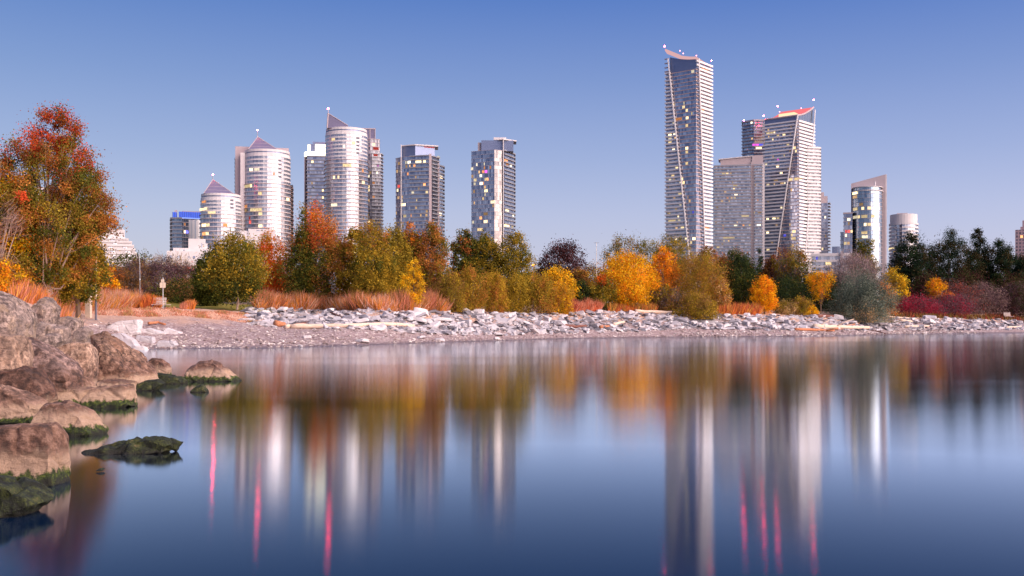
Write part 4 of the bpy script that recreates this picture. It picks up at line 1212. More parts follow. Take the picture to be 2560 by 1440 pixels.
tree(757, 121, 512, 66, 'narrow dark green tree rising just left of the red maple crown', 'broadleaf_tree', prof='spire', cols=('dkgreen', 'green', 'green', 'olive'), n=4500, ls=0.26, z0=0.05, group=GT, vert=1.3)
tree(930, 124, 560, 118, 'yellow-olive tree just right of the green and red maple', cols=('yolive', 'olive', 'yolive', 'green'), hi=(0.75, ('olive', 'rust', 'yolive')), prof='column', n=8500, ls=0.26, z0=0.04, group=GT, vert=1.5)
tree(885, 127, 574, 84, 'olive and rust tree hiding the foot of the wedge-roofed tower', cols=('olive', 'rust', 'yolive', 'olive'), prof='column', n=5000, z0=0.04, group=GT, vert=1.4)
tree(985, 128, 570, 90, 'yellow-green tree behind the bright yellow sapling', cols=('yolive', 'olive', 'olive'), prof='column', n=5000, z0=0.04, group=GT, vert=1.5)
tree(1034, 117, 640, 58, 'bright yellow sapling in the dry grass', 'sapling', cols=('yellow', 'yolive', 'gold'), n=1500, ls=0.22, z0=0.1, nb=10, r0=0.05, group=GT)
tree(1022, 134, 556, 76, 'russet-topped tree below the left tower of the middle pair', cols=('rust', 'russet', 'green', 'olive'), hi=(0.8, ('orange', 'rust')), n=4500, z0=0.06, group=GT)
tree(1075, 130, 556, 112, 'russet and olive tree with a dark hollow', cols=('russet', 'olive', 'rust', 'green'), lo=(0.35, ('olive', 'brown')), n=8000, ls=0.26, z0=0.06, group=GT)
tree(1162, 136, 574, 88, 'dark olive tree with a reddish left edge', cols=('dkgreen', 'green', 'olive', 'russet'), n=6000, z0=0.05, group=GT)
tree(1212, 134, 588, 100, 'rounded olive-green tree below the mirrored-strip tower', cols=('green', 'olive', 'green', 'yolive'), prof='round', n=6500, z0=0.05, group=GT)
tree(1283, 130, 586, 105, 'rounded golden-olive tree at the edge of the open sky', cols=('yolive', 'olive', 'olive', 'green'), prof='round', n=7500, ls=0.27, z0=0.04, group=GT)
WL = ('first', 'second')
for i, (px, top, w, lb, cs) in enumerate(((1128, 690, 70, 'brown-olive willow shrub at the right end of the dry grass', ('brown', 'olive', 'yolive')), (1178, 672, 76, 'tall golden-olive willow shrub below the dark olive tree', ('yolive', 'rust', 'olive')),
                                  (1232, 682, 70, 'golden-brown willow shrub under the rounded olive-green tree', ('yolive', 'rust', 'yolive')), (1290, 688, 84, 'dense olive-gold willow shrub under the rounded golden-olive tree', ('yolive', 'olive', 'yolive')),
                                  (1352, 690, 74, 'olive-gold willow shrub left of the small yellow shrub', ('yolive', 'olive', 'rust')), (1402, 712, 66, 'orange-gold willow shrub left of the red grass tuft', ('gold', 'yolive', 'rust')))):
    shrub(px, 121 + i * 2.4, top, w, lb, 'willow_shrub', cols=cs, prof='column', n=4600, ls=0.26, asp=0.32, vert=1.9, group=GS, stems=6, dm=0.6)
tree(1405, 225, 607, 128, 'dark maroon round-headed tree standing alone against the sky', cols=('maroon', 'maroon', 'purple'), prof='round', n=5200, ls=0.5, z0=0.06, group=GT)
tree(1392, 142, 668, 92, 'yellow-gold bushy tree in front of the dark maroon tree', cols=('gold', 'yolive', 'gold', 'yellow'), n=4600, z0=0.04, group=GT)
tree(1446, 152, 672, 80, 'brown-gold tree right of the yellow-gold bushy tree', cols=('brown', 'rust', 'yolive'), n=3600, z0=0.04, group=GT)
shrub(1452, 141, 704, 62, 'round dark green shrub above the red grass tuft', cols=('dkgreen', 'pine', 'green'), n=2600, group=GS)
tree(1506, 139, 688, 66, 'small green tree with a red tip left of the golden tree', cols=('green', 'olive', 'yolive'), hi=(0.78, ('flame', 'rust')), n=3600, ls=0.24, z0=0.06, bark='palebark', group=GT)
tree(1562, 143, 632, 158, 'large bright golden-yellow tree', cols=('gold', 'yellow', 'gold', 'gold', 'orange', 'yolive'), prof='oval', lk=1.9, n=12000, ls=0.26, z0=0.08, group=GT)
tree(1560, 205, 586, 108, 'grey-olive thin tree behind the golden-yellow tree', cols=('olive', 'green', 'brown'), prof='vase', n=3600, ls=0.42, asp=0.35, group=GT)
tree(1625, 212, 600, 80, 'grey-olive tree behind the orange tree', cols=('olive', 'green'), prof='vase', n=2600, ls=0.42, asp=0.35, group=GT)
tree(1684, 205, 586, 92, 'olive willow in front of the tallest tower base', cols=('olive', 'yolive', 'green'), prof='vase', n=3800, ls=0.42, asp=0.35, group=GT)
tree(1658, 153, 618, 92, 'orange and coral tree right of the golden-yellow tree', cols=('orange', 'rust', 'orange', 'russet'), hi=(0.7, ('orange', 'gold')), n=6000, ls=0.26, z0=0.08, group=GT, bark='palebark')
tree(1745, 156, 640, 124, 'golden-olive willow tree with drooping boughs', 'willow_tree', cols=('yolive', 'olive', 'rust', 'yolive', 'brown'), prof='vase', lk=1.9, n=6000, ls=0.3, asp=0.3, vert=1.5, z0=0.05, group=GT)
tree(1768, 190, 608, 72, 'russet-brown tree at the foot of the tallest tower', cols=('russet', 'brown', 'olive'), n=3200, ls=0.38, group=GT)
tree(1806, 196, 640, 60, 'dull red-brown tree left of the dark green tree', cols=('maroon', 'russet', 'brown'), n=2400, ls=0.38, group=GT)
tree(1792, 160, 690, 66, 'golden-brown tree at the left of the dark green tree', cols=('yolive', 'rust', 'tan'), n=3400, z0=0.04, group=GT, vert=1.4)
shrub(1664, 150, 716, 96, 'dull olive-brown bush below the orange and coral tree', cols=('brown', 'olive', 'greybrown'), n=3600, group=GS)
shrub(1742, 149, 734, 100, 'broad olive-brown bush overhanging the stones', cols=('olive', 'brown', 'yolive'), n=4600, ls=0.24, group=GS, dm=0.5)
tree(1852, 168, 636, 100, 'dark green upright tree below the grey slab block', cols=('dkgreen', 'dkgreen', 'pine', 'green'), prof='column', n=6500, ls=0.3, z0=0.04, group=GT, vert=1.4)
tree(1842, 200, 622, 90, 'dark green tree with brown edges behind the upright dark one', cols=('green', 'russet', 'dkgreen'), n=3600, ls=0.4, group=GT)
tree(1898, 200, 612, 44, 'narrow dark conifer before the red-roofed tower', 'spruce_tree', prof='cone', cols=('dkgreen', 'pine'), n=2200, ls=0.45, asp=0.35, z0=0.04, group=GT)
tree(1928, 196, 640, 66, 'russet tree beside the narrow dark conifer', cols=('russet', 'brown', 'maroon', 'olive'), n=3200, ls=0.36, group=GT)
tree(1912, 161, 688, 66, 'small bright orange-gold tree before dark trees', cols=('gold', 'orange', 'gold'), lk=1.8, n=3600, ls=0.24, z0=0.1, group=GT)
tree(1992, 190, 622, 104, 'grey-green tree with a golden tip below the red-roofed tower', cols=('green', 'olive', 'greybrown', 'dkgreen'), hi=(0.75, ('yolive', 'rust', 'olive')), n=6000, ls=0.34, z0=0.04, group=GT)
tree(1962, 200, 612, 80, 'thin purple-grey tree behind the grey-green tree', cols=('greybrown', 'purple', 'rust'), n=2600, ls=0.4, asp=0.3, group=GT)
shrub(1968, 176, 700, 140, 'dark green undergrowth bush behind the tan and olive bushes', cols=('dkgreen', 'pine', 'dkgreen'), n=4600, ls=0.32, group=GS)
shrub(2060, 182, 690, 130, 'dark undergrowth bush behind the thin golden tree', cols=('dkpine', 'dkgreen', 'pine'), n=4600, ls=0.34, group=GS)
shrub(1964, 164, 752, 60, 'low tan bush on the stones', cols=('tan', 'brown', 'olive'), n=1800, ls=0.22, group=GS)
shrub(2004, 165, 742, 54, 'low olive bush right of the tan bush', cols=('olive', 'yolive', 'brown'), n=1800, ls=0.22, group=GS)
shrub(2028, 166, 764, 32, 'low yellow bush right of the olive bush', cols=('gold', 'yellow'), n=1000, ls=0.22, group=GS)
tree(2052, 168, 678, 66, 'thin golden tree with a visible trunk', cols=('gold', 'orange', 'gold', 'yolive'), prof='vase', lk=1.8, n=1700, ls=0.25, z0=0.36, group=GT, r0=0.1)
tree(2135, 182, 630, 150, 'pinkish-grey leafless tree rising above the silver willow', 'bare_tree', cols=('pinkgrey', 'greybrown', 'pinkgrey'), prof='oval', n=8000, ls=0.55, asp=0.10, twig=True, z0=0.15, nb=50, bark='palebark', group=GT, crown='twigs')
shrub(2155, 172, 690, 150, 'large silver-grey willow bush hanging over the driftwood', 'willow_shrub', cols=('silver', 'dksilver', 'silver', 'dksilver'), lo=(0.25, ('silver', 'tan', 'dksilver')), n=15000, ncl=210, ls=0.30, asp=0.34, vert=1.7, group=GS, dm=-3)
tree(2160, 218, 603, 76, 'green tree in front of the curved glass tower', cols=('green', 'dkgreen', 'olive'), prof='round', n=4200, ls=0.42, group=GT)
tree(2232, 194, 668, 72, 'yellow-green bushy tree right of the silver willow', cols=('yolive', 'yellow', 'olive'), lo=(0.3, ('green', 'olive')), n=4600, ls=0.3, z0=0.05, group=GT)
shrub(2212, 178, 706, 56, 'thin coral-orange sapling beside the silver willow', 'sapling', cols=('rust', 'tan', 'orange'), n=1400, ls=0.26, group=GS)
# pines
for px, d, top, w, lb in ((2278, 232, 582, 100, 'leftmost dark pine, in front of the white round tower'), (2372, 236, 574, 128, 'broadest and fullest dark pine'), (2445, 240, 570, 84, 'tall pointed dark pine at the right'),
                          (2502, 236, 604, 104, 'dark pine right of the tall pointed one'), (2556, 228, 638, 80, 'dark pine cut by the right edge'), (2250, 240, 660, 70, 'low dark pine at the left end of the pines')):
    tree(px, d, top, w, lb, 'pine_tree', prof='oval' if w > 90 else 'spire', cols=('pine', 'dkpine', 'pine', 'pinebrown'), n=10000, ncl=220, ls=0.60, asp=0.26, z0=0.10, nb=24, group=GP, rcs=0.95)
for px, d, top, w, lb in ((2320, 222, 690, 110, 'dark brown-green undergrowth tree below the leftmost pines'), (2420, 224, 684, 130, 'dark undergrowth tree below the tall pointed pine'), (2520, 220, 690, 130, 'dark undergrowth tree at the right below the pines')):
    tree(px, d, top, w, lb, 'broadleaf_tree', cols=('dkgreen', 'pinebrown', 'maroon'), n=5000, ls=0.42, z0=0.02, prof='bush', group=GT)
for px, d, top, w, lb, cs in ((2285, 192, 744, 124, 'low crimson bush beside the silver willow', ('crimson', 'crimson', 'purple')), (2370, 196, 738, 120, 'crimson and purple bush under the thin orange-topped tree', ('crimson', 'purple', 'purple')),
                              (2400, 204, 712, 120, 'purple-brown leafless bush with a red top', ('purple', 'brick', 'greybrown')), (2456, 204, 708, 110, 'mauve-brown leafless bush, tallest of the purple ones', ('purple', 'greybrown', 'twig')),
                              (2510, 206, 722, 100, 'dark violet leafless bush at the right', ('purple', 'maroon', 'greybrown')), (2550, 205, 706, 90, 'blackish bush cut by the right edge', ('maroon', 'dkgreen', 'purple'))):
    shrub(px, d, top, w, lb, 'bare_shrub' if 'leafless' in lb else 'shrub', cols=cs, n=4600, ls=0.36, asp=0.3, group=GS, nb=14)
tree(2342, 198, 698, 46, 'thin orange-topped tree with pale stems above the crimson bushes', cols=('orange', 'rust', 'gold'), prof='vase', n=1600, ls=0.28, z0=0.4, bark='palebark', r0=0.07, group=GT, stems=3)
tree(2372, 200, 730, 30, 'small orange tree right of the thin orange-topped one', cols=('rust', 'orange'), prof='vase', n=700, ls=0.28, z0=0.4, bark='palebark', r0=0.05, group=GT, stems=2)
for px, d, top, w, lb in ((1340, 240, 676, 90, 'dark background bush at the foot of the open sky'), (1470, 250, 660, 120, 'dull background tree behind the mast'), (1720, 250, 640, 120, 'dull background tree at the foot of the tallest tower'), (2090, 240, 690, 120, 'dull background bush at the foot of the low white building'),
                          (560, 180, 690, 160, 'dark background bush behind the olive-green tree'), (700, 170, 690, 120, 'dark background bush behind the flame orange-red tree'), (1000, 170, 660, 200, 'dark background bush behind the sapling'), (1180, 180, 680, 200, 'dark background bush behind the willow shrubs'), (1620, 210, 690, 160, 'dark background bush behind the golden-yellow tree'), (1830, 230, 680, 160, 'dark background bush below the grey slab block'), (200, 150, 690, 140, 'dark background bush behind the marker post')):
    shrub(px, d, top, w, lb, cols=('dkgreen', 'brown', 'green') if 'dark' in lb else ('brown', 'olive', 'greybrown'), n=4000, ls=0.42, group='background bushes')

# ---- tall dry grass: nobody could count it
def grass(name, label, pts_fn, n, h, wd, cols, seed, lean=0.25):
    rng = np.random.default_rng(seed)
    xy = pts_fn(rng, n)
    z = height(xy[:, 0], xy[:, 1])
    cl = np.array([C_[c] if isinstance(c, str) else c for c in cols])
    patch = (np.sin(xy[:, 0] * 0.9 + 1.7 * np.sin(xy[:, 1] * 0.7)) + np.sin(xy[:, 0] * 2.3 + xy[:, 1]) + 2) / 4
    ci = np.clip((patch * 0.75 + 0.45 * rng.random(n) - 0.1) * len(cl), 0, len(cl) - 1).astype(int)
    hh = h * (0.30 + 0.85 * rng.random(n)) * (0.55 + 0.7 * patch)
    T = unit(np.stack([rng.standard_normal(n) * lean + 0.12, rng.standard_normal(n) * lean, np.ones(n)], 1))
    N = unit(np.stack([rng.standard_normal(n) * 0.8, -np.ones(n), rng.standard_normal(n) * 0.3], 1))
    N = unit(np.cross(T, np.cross(N, T)))
    P = np.stack([xy[:, 0], xy[:, 1], z - 0.05], 1) + T * (hh * 0.5)[:, None]
    me = leaf_mesh(name, P, N, T, hh, wd * (0.6 + 0.8 * rng.random(n)), cl[ci] * (1 + 0.18 * rng.standard_normal((n, 1))))
    tag(link(name, me), label, 'grass', kind='stuff')
def along(pxa, pxb, da, db, depth):
    def fn(rng, n):
        f = rng.random(n)
        px = pxa + (pxb - pxa) * f
        d = da + (db - da) * f
        if pxa > 630: d = np.interp(px, _tx, _td) + 0.6
        d = d + depth * rng.random(n) ** 1.3
        return np.stack([(px - 1280) / F * d, d], 1)
    return fn
C_['pinkgrass'] = (0.62, 0.26, 0.16); C_['orgrass'] = (0.72, 0.27, 0.06); C_['goldgrass'] = (0.66, 0.34, 0.08); C_['redgrass'] = (0.58, 0.15, 0.07); C_['olgrass'] = (0.26, 0.17, 0.05); C_['palestraw'] = (0.76, 0.50, 0.38)
grass('dry_grass', 'tall orange and pink dry grass above the pale stones at centre left', along(636, 1120, 119.5, 122.5, 9), 34000, 2.3, 0.06, ('orgrass', 'goldgrass', 'palestraw', 'orgrass', 'pinkgrass', 'olgrass', 'pinkgrass'), 1, 0.32)
grass('dry_grass', 'tall orange dry grass behind the boulders at left', along(20, 345, 93, 114, 9), 30000, 2.1, 0.055, ('orgrass', 'pinkgrass', 'goldgrass', 'palestraw', 'pinkgrass', 'redgrass'), 2, 0.32)
grass('dry_grass', 'small tuft of orange dry grass left of the bench', along(352, 400, 113, 114, 3), 1500, 1.7, 0.07, ('pinkgrass', 'orgrass', 'redgrass'), 3)
grass('dry_grass', 'small tuft of orange dry grass right of the bench', along(452, 484, 117, 118, 3), 900, 1.3, 0.07, ('pinkgrass', 'orgrass'), 4)
grass('dry_grass', 'red dry grass tuft below the round dark green shrub', along(1420, 1500, 138, 141, 3), 2600, 2.1, 0.08, ('redgrass', 'pinkgrass', 'brick'), 5)
grass('dry_grass', 'red and orange dry grass below the dark green upright tree', along(1795, 1900, 161, 165, 4), 3200, 1.9, 0.09, ('redgrass', 'orgrass', 'brick', 'goldgrass'), 6)
grass('dry_grass', 'orange-brown dry grass at the foot of the golden-yellow tree', along(1520, 1640, 141, 148, 4), 2600, 1.5, 0.08, ('orgrass', 'redgrass', 'goldgrass', 'olgrass'), 7)
grass('dry_grass', 'brown and rust dry grass below the crimson and purple bushes', along(2225, 2570, 183, 204, 5), 5000, 0.9, 0.10, ('brown', 'olgrass', 'maroon', 'brick'), 8)
grass('low_straw', 'low pale pink straw at the top of the left beach', along(190, 640, 103, 109, 8), 15000, 0.36, 0.07, ('palestraw', 'palestraw', 'pinkgrass', 'tan'), 9, 0.5)
grass('dry_grass', 'tall golden dry grass between the topmost boulders at left', along(30, 175, 56, 66, 24), 7000, 1.5, 0.05, ('goldgrass', 'orgrass', 'pinkgrass', 'goldgrass'), 10)
# ------------------------------------------------------------------ boulders, stones, driftwood, signs
def rock_mat(name, c_dark, c_mid, c_light, band, algae=True, rust=(0.36, 0.19, 0.12)):
    t = NT(name)
    geo = t.n('ShaderNodeNewGeometry'); pos = geo.outputs['Position']
    oi = t.n('ShaderNodeObjectInfo')
    ofs = t.n('ShaderNodeVectorMath', {0: pos}, operation='ADD')
    cmb = t.n('ShaderNodeCombineXYZ', {0: t.math('MULTIPLY', oi.outputs['Random'], 31.0), 1: t.math('MULTIPLY', oi.outputs['Random'], 17.0)})
    t.t.links.new(cmb.outputs[0], ofs.inputs[1])
    p = ofs.outputs[0]
    n1 = t.noise(p, 0.9, 6, 0.65); n2 = t.noise(p, 5.0, 8, 0.7); n3 = t.noise(p, 14.0, 6, 0.75); n4 = t.noise(p, 1.7, 5, 0.6)
    st = t.n('ShaderNodeTexNoise', {'Vector': t.n('ShaderNodeMapping', {0: p, 'Scale': (0.7, 0.7, 5.0), 'Rotation': (0.25, 0.35, 0)}).outputs[0], 'Scale': 1.6, 'Detail': 6, 'Roughness': 0.65}).outputs[0]
    mixv = t.math('ADD', t.math('MULTIPLY', n1, 0.3), t.math('ADD', t.math('MULTIPLY', n2, 0.55), t.math('MULTIPLY', st, 0.2)))
    c = t.ramp(n2, [(0.36, c_dark), (0.47, tuple(0.85 * a_ for a_ in c_mid)), (0.64, tuple(0.5 * (a_ + b_) for a_, b_ in zip(c_mid, c_light)))])
    lrg = t.ramp(mixv, [(0.46, (0.42, 0.38, 0.37)), (0.53, (0.95, 0.93, 0.92)), (0.60, (1.45, 1.40, 1.36))])
    c = t.mix(1.0, c, lrg, 'MULTIPLY')
    br = t.math('ADD', t.math('MULTIPLY', oi.outputs['Random'], 0.30), 0.85)
    c = t.mix(1.0, c, t.n('ShaderNodeCombineXYZ', {0: br, 1: br, 2: br}).outputs[0], 'MULTIPLY')
    big = t.ramp(t.noise(p, 0.75, 3, 0.6), [(0.47, (0, 0, 0)), (0.56, (1, 1, 1))])
    c = t.mix(t.math('MULTIPLY', big, 0.62), c, t.mix(n2, tuple(x * 0.5 for x in c_dark), c_mid))
    rs = t.ramp(n4, [(0.50, (0, 0, 0)), (0.62, (1, 1, 1))])
    c = t.mix(t.math('MULTIPLY', rs, 0.45), c, rust)
    speck = t.ramp(n3, [(0.38, (1, 1, 1)), (0.48, (0, 0, 0))])
    c = t.mix(t.math('MULTIPLY', speck, 0.55), c, tuple(x * 0.35 for x in c_dark))
    z = t.n('ShaderNodeSeparateXYZ', {0: pos}).outputs[2]
    zn = t.math('ADD', z, t.math('MULTIPLY', t.math('SUBTRACT', n2, 0.5), 0.55))
    if band:      # wave-washed paler foot of the stone
        b = t.n('ShaderNodeMapRange', {0: t.math('ADD', zn, t.math('MULTIPLY', t.math('SUBTRACT', n1, 0.5), 0.5)), 1: 0.56, 2: 0.42, 3: 0.0, 4: 0.85}).outputs[0]
        c = t.mix(b, c, t.mix(n2, (0.40, 0.26, 0.17), (0.60, 0.44, 0.33)))
    h = t.math('ADD', t.math('MULTIPLY', n2, 0.7), t.math('ADD', t.math('MULTIPLY', n3, 0.25), t.math('MULTIPLY', st, 0.4)))
    if algae:      # dark lichen above the washed foot
        sp = t.math('MULTIPLY', t.n('ShaderNodeMapRange', {0: zn, 1: 0.42, 2: 0.58, 3: 0.0, 4: 1.0}).outputs[0], t.n('ShaderNodeMapRange', {0: zn, 1: 1.25, 2: 0.85, 3: 0.0, 4: 1.0}).outputs[0])
        c = t.mix(t.math('MULTIPLY', sp, 0.72), c, t.ramp(n2, [(0.40, (0.05, 0.028, 0.022)), (0.52, (0.17, 0.085, 0.058)), (0.62, (0.33, 0.20, 0.15))]))
    rough = 0.85
    if algae:
        g = t.n('ShaderNodeMapRange', {0: zn, 1: 0.24, 2: 0.17, 3: 0.0, 4: 1.0}).outputs[0]
        gc = t.ramp(n3, [(0.38, (0.008, 0.014, 0.005)), (0.5, (0.035, 0.06, 0.010)), (0.62, (0.13, 0.17, 0.025))])
        c = t.mix(g, c, gc)
        wet = t.n('ShaderNodeMapRange', {0: zn, 1: 0.12, 2: 0.03, 3: 0.0, 4: 0.9}).outputs[0]
        c = t.mix(wet, c, (0.012, 0.012, 0.010))
    t.bsdf(Base_Color=c, Roughness=rough, Normal=t.bump(h, 1.0, 0.16))
    return t.mat
M['boulder'] = rock_mat('brown_boulder_stone', (0.07, 0.043, 0.033), (0.27, 0.165, 0.115), (0.58, 0.40, 0.30), True)
M['mauverock'] = rock_mat('mauve_boulder_stone', (0.10, 0.065, 0.06), (0.26, 0.175, 0.155), (0.40, 0.295, 0.265), True)
M['redrock'] = rock_mat('red_brown_boulder_stone', (0.02, 0.011, 0.009), (0.10, 0.052, 0.038), (0.26, 0.15, 0.11), True, rust=(0.30, 0.13, 0.08))
M['tanrock'] = rock_mat('tan_boulder_stone', (0.22, 0.145, 0.11), (0.46, 0.315, 0.235), (0.70, 0.52, 0.41), True, rust=(0.44, 0.27, 0.18))
M['greyrock'] = rock_mat('grey_boulder_stone', (0.13, 0.105, 0.10), (0.32, 0.25, 0.225), (0.47, 0.38, 0.345), False, rust=(0.50, 0.36, 0.24))
M['algaerock'] = None
t = NT('algae_covered_stone')
geo = t.n('ShaderNodeNewGeometry'); pos = geo.outputs['Position']
n2 = t.noise(pos, 4.0, 6, 0.7); n3 = t.noise(pos, 26.0, 4, 0.7)
c = t.ramp(t.math('ADD', t.math('MULTIPLY', n2, 0.6), t.math('MULTIPLY', n3, 0.4)), [(0.42, (0.004, 0.006, 0.003)), (0.50, (0.014, 0.021, 0.006)), (0.57, (0.05, 0.068, 0.013)), (0.65, (0.17, 0.125, 0.06))])
z = t.n('ShaderNodeSeparateXYZ', {0: pos}).outputs[2]
wet = t.n('ShaderNodeMapRange', {0: t.math('ADD', z, t.math('MULTIPLY', n2, 0.08)), 1: 0.12, 2: 0.05, 3: 0.0, 4: 0.8}).outputs[0]
c = t.mix(wet, c, (0.012, 0.011, 0.009))
t.bsdf(Base_Color=c, Roughness=0.75, Normal=t.bump(t.math('ADD', n2, n3), 1.0, 0.05))
M['algaerock'] = t.mat
t = NT('pale_limestone')
geo = t.n('ShaderNodeNewGeometry'); pos = geo.outputs['Position']
oi = t.n('ShaderNodeObjectInfo')
n1 = t.noise(pos, 1.3, 5, 0.6); n2 = t.noise(pos, 7.0, 6, 0.7)
st = t.n('ShaderNodeTexNoise', {'Vector': t.n('ShaderNodeMapping', {0: pos, 'Scale': (0.6, 0.6, 7.0)}).outputs[0], 'Scale': 1.5, 'Detail': 5}).outputs[0]
base = t.ramp(oi.outputs['Random'], [(0.0, (0.28, 0.275, 0.32)), (0.25, (0.47, 0.455, 0.50)), (0.6, (0.58, 0.56, 0.60)), (1.0, (0.70, 0.67, 0.69))])
c = t.mix(t.math('MULTIPLY', t.ramp(n1, [(0.45, (0, 0, 0)), (0.7, (1, 1, 1))]), 0.5), base, (0.34, 0.30, 0.30))
c = t.mix(t.math('MULTIPLY', t.ramp(st, [(0.55, (0, 0, 0)), (0.7, (1, 1, 1))]), 0.35), c, (0.42, 0.33, 0.28))
t.bsdf(Base_Color=c, Roughness=0.85, Normal=t.bump(t.math('ADD', n2, st), 0.7, 0.06))
M['lime'] = t.mat
def wood_mat(name, a, b):
    t = NT(name)
    geo = t.n('ShaderNodeNewGeometry'); pos = geo.outputs['Position']
    n = t.n('ShaderNodeTexNoise', {'Vector': t.n('ShaderNodeMapping', {0: pos, 'Scale': (0.7, 3.0, 9.0)}).outputs[0], 'Scale': 2.0, 'Detail': 6, 'Roughness': 0.7}).outputs[0]
    t.bsdf(Base_Color=t.ramp(n, [(0.35, a), (0.65, b)]), Roughness=0.8, Normal=t.bump(n, 0.6, 0.05))
    return t.mat
M['drift'] = wood_mat('bleached_driftwood', (0.58, 0.42, 0.31), (0.82, 0.68, 0.56))
M['redwood'] = wood_mat('reddish_driftwood', (0.32, 0.10, 0.05), (0.62, 0.28, 0.14))
M['darkwood'] = wood_mat('dark_red_driftwood', (0.10, 0.04, 0.035), (0.26, 0.10, 0.07))

def finish_rock(bm, L, amp, seed, rounds=6):
    bmesh.ops.triangulate(bm, faces=bm.faces[:])
    for i in range(rounds):
        es = [e for e in bm.edges if e.calc_length() > L]
        if not es: break
        bmesh.ops.subdivide_edges(bm, edges=es, cuts=1)
        bmesh.ops.triangulate(bm, faces=[f for f in bm.faces if len(f.verts) > 3])
    bmesh.ops.smooth_vert(bm, verts=bm.verts, factor=0.18, use_axis_x=True, use_axis_y=True, use_axis_z=True)
    bm.normal_update()
    o = Vector((seed * 3.7, seed * 1.3, seed * 0.9))
    for v in bm.verts:
        p = v.co + o
        a = mnoise.noise(p * 1.2) * 0.7 + mnoise.noise(p * 3.1) * 0.55 + mnoise.noise(p * 6.0) * 0.62 + mnoise.noise(p * 13.0) * 0.45
        c1 = mnoise.voronoi(p * 1.15)[0]
        crack = max(0.0, 1.0 - (c1[1] - c1[0]) * 9.0)            # a few fractures
        r = abs(mnoise.noise(p * 2.2 + Vector((9, 2, 4)))) * 2
        v.co += v.normal * (a * amp + (0.35 - r) * amp * 0.55 - crack * amp * 1.6)
    bm.normal_update()
    for e in bm.edges:
        if len(e.link_faces) == 2 and e.calc_face_angle(0) > 0.5:
            e.smooth = False

def boulder(label, outline, d, depth, seed, mat='boulder', ridge=(), ext=0.0, L=None, amp=None, front=0.80, name='boulder', lean=0.25, group='boulders at the water edge'):
    r = random.Random(seed)
    pts = [px_point(a, b, d) for a, b in outline]
    c = sum(pts, Vector()) / len(pts)
    if ext > 0.25: pts = [c + (p - c) * (0.93 if ext >= 0.6 else 0.955) for p in pts]      # leave dark gaps between the stones of the pile
    zmin = min(p.z for p in pts); zmax = max(p.z for p in pts)
    V = []
    for p in pts:
        V.append(p + Vector((0, r.uniform(-0.12, 0.12) * depth, 0)))
        h = (p.z - zmin) / max(0.01, zmax - zmin)
        for sgn, sc in ((-1, front), (1, 0.62)):
            q = c + (p - c) * (sc * r.uniform(0.95, 1.04))
            if sgn < 0: q.z = c.z + (p.z - c.z) * (front + 0.1) - 0.03 * depth
            # low points come towards us more than high ones: the front face leans back
            q.y = d + sgn * depth * 0.5 * (1.0 + (lean * (0.5 - h) * 2 if sgn < 0 else 0)) * r.uniform(0.94, 1.04)
            V.append(q)
        if ext and h < 0.4:
            V.append(Vector((p.x, p.y, p.z - ext)))
            V.append(Vector((c.x + (p.x - c.x) * 0.8, d - depth * 0.45, p.z - ext)))
    for a, b, dy in ridge:
        q = px_point(a, b, d); q.y = d + dy; V.append(q)
    base = Vector((c.x, d, max(0.0, zmin)))
    bm = bmesh.new()
    for v in V:
        bm.verts.new(v - base)
    res = bmesh.ops.convex_hull(bm, input=bm.verts[:])
    junk = {g for g in res['geom_interior'] + res['geom_unused'] if isinstance(g, bmesh.types.BMVert)}
    bmesh.ops.delete(bm, geom=list(junk), context='VERTS')
    size = max((max(p.x for p in pts) - min(p.x for p in pts)), zmax - zmin)
    finish_rock(bm, L or size / 34, amp if amp is not None else size * 0.0155, seed)
    me = bpy.data.meshes.new(name)
    bm.to_mesh(me); bm.free()
    me.polygons.foreach_set('use_smooth', [True] * len(me.polygons))
    me.materials.append(M[mat])
    return tag(link(name, me, None, base), label, 'rock', group)

B = boulder
B('large tall boulder at the top left with a dark cleft, against orange grass', [(-70, 712), (7, 722), (22, 731), (43, 742), (54, 756), (78, 779), (88, 801), (87, 825), (67, 838), (0, 845), (-70, 845)], 33, 1.9, 1, 'greyrock', [(43, 760, -1.3), (30, 815, -1.35)], 0.7)
B('pointed grey boulder with black lichen, standing before the orange grass', [(76, 776), (90, 756), (112, 739), (130, 741), (148, 760), (152, 772), (144, 796), (134, 810), (87, 808)], 42, 1.2, 2, 'greyrock', [(126, 770, -0.8)], 0.7)
B('low flat tan boulder right of the pointed grey one', [(140, 794), (173, 789), (202, 796), (211, 805), (208, 820), (144, 820)], 45, 1.1, 3, 'greyrock', ext=0.7)
B('long pitted tan boulder below the pointed grey one', [(72, 834), (90, 808), (101, 801), (126, 808), (155, 817), (181, 819), (183, 838), (159, 858), (94, 850)], 38, 1.2, 4, 'greyrock', ext=0.6)
B('dark grey boulder wedged above the square-topped brown block', [(96, 846), (119, 832), (155, 835), (163, 853), (130, 872), (100, 862)], 35.5, 0.9, 5, 'greyrock', ext=0.4)
B('small pale grey boulder behind the triangular boulder', [(188, 828), (202, 816), (222, 816), (231, 826), (232, 850), (188, 856)], 41, 0.9, 6, 'greyrock', ext=0.6)
B('big square-faced tan boulder at the left edge, below the tall one', [(-60, 826), (0, 829), (27, 831), (60, 834), (67, 843), (72, 881), (78, 911), (63, 920), (22, 918), (0, 930), (-60, 935)], 27, 1.5, 7, 'tanrock', [(65, 860, -0.6)], 1.0, front=0.93)
B('big boulder with a long sloping mauve-brown face, in the middle of the pile', [(67, 837), (81, 839), (123, 861), (162, 895), (195, 913), (208, 933), (214, 945), (177, 966), (115, 962), (78, 920)], 30, 1.5, 8, 'mauverock', [(120, 900, -0.7)], 0.6, front=0.8)
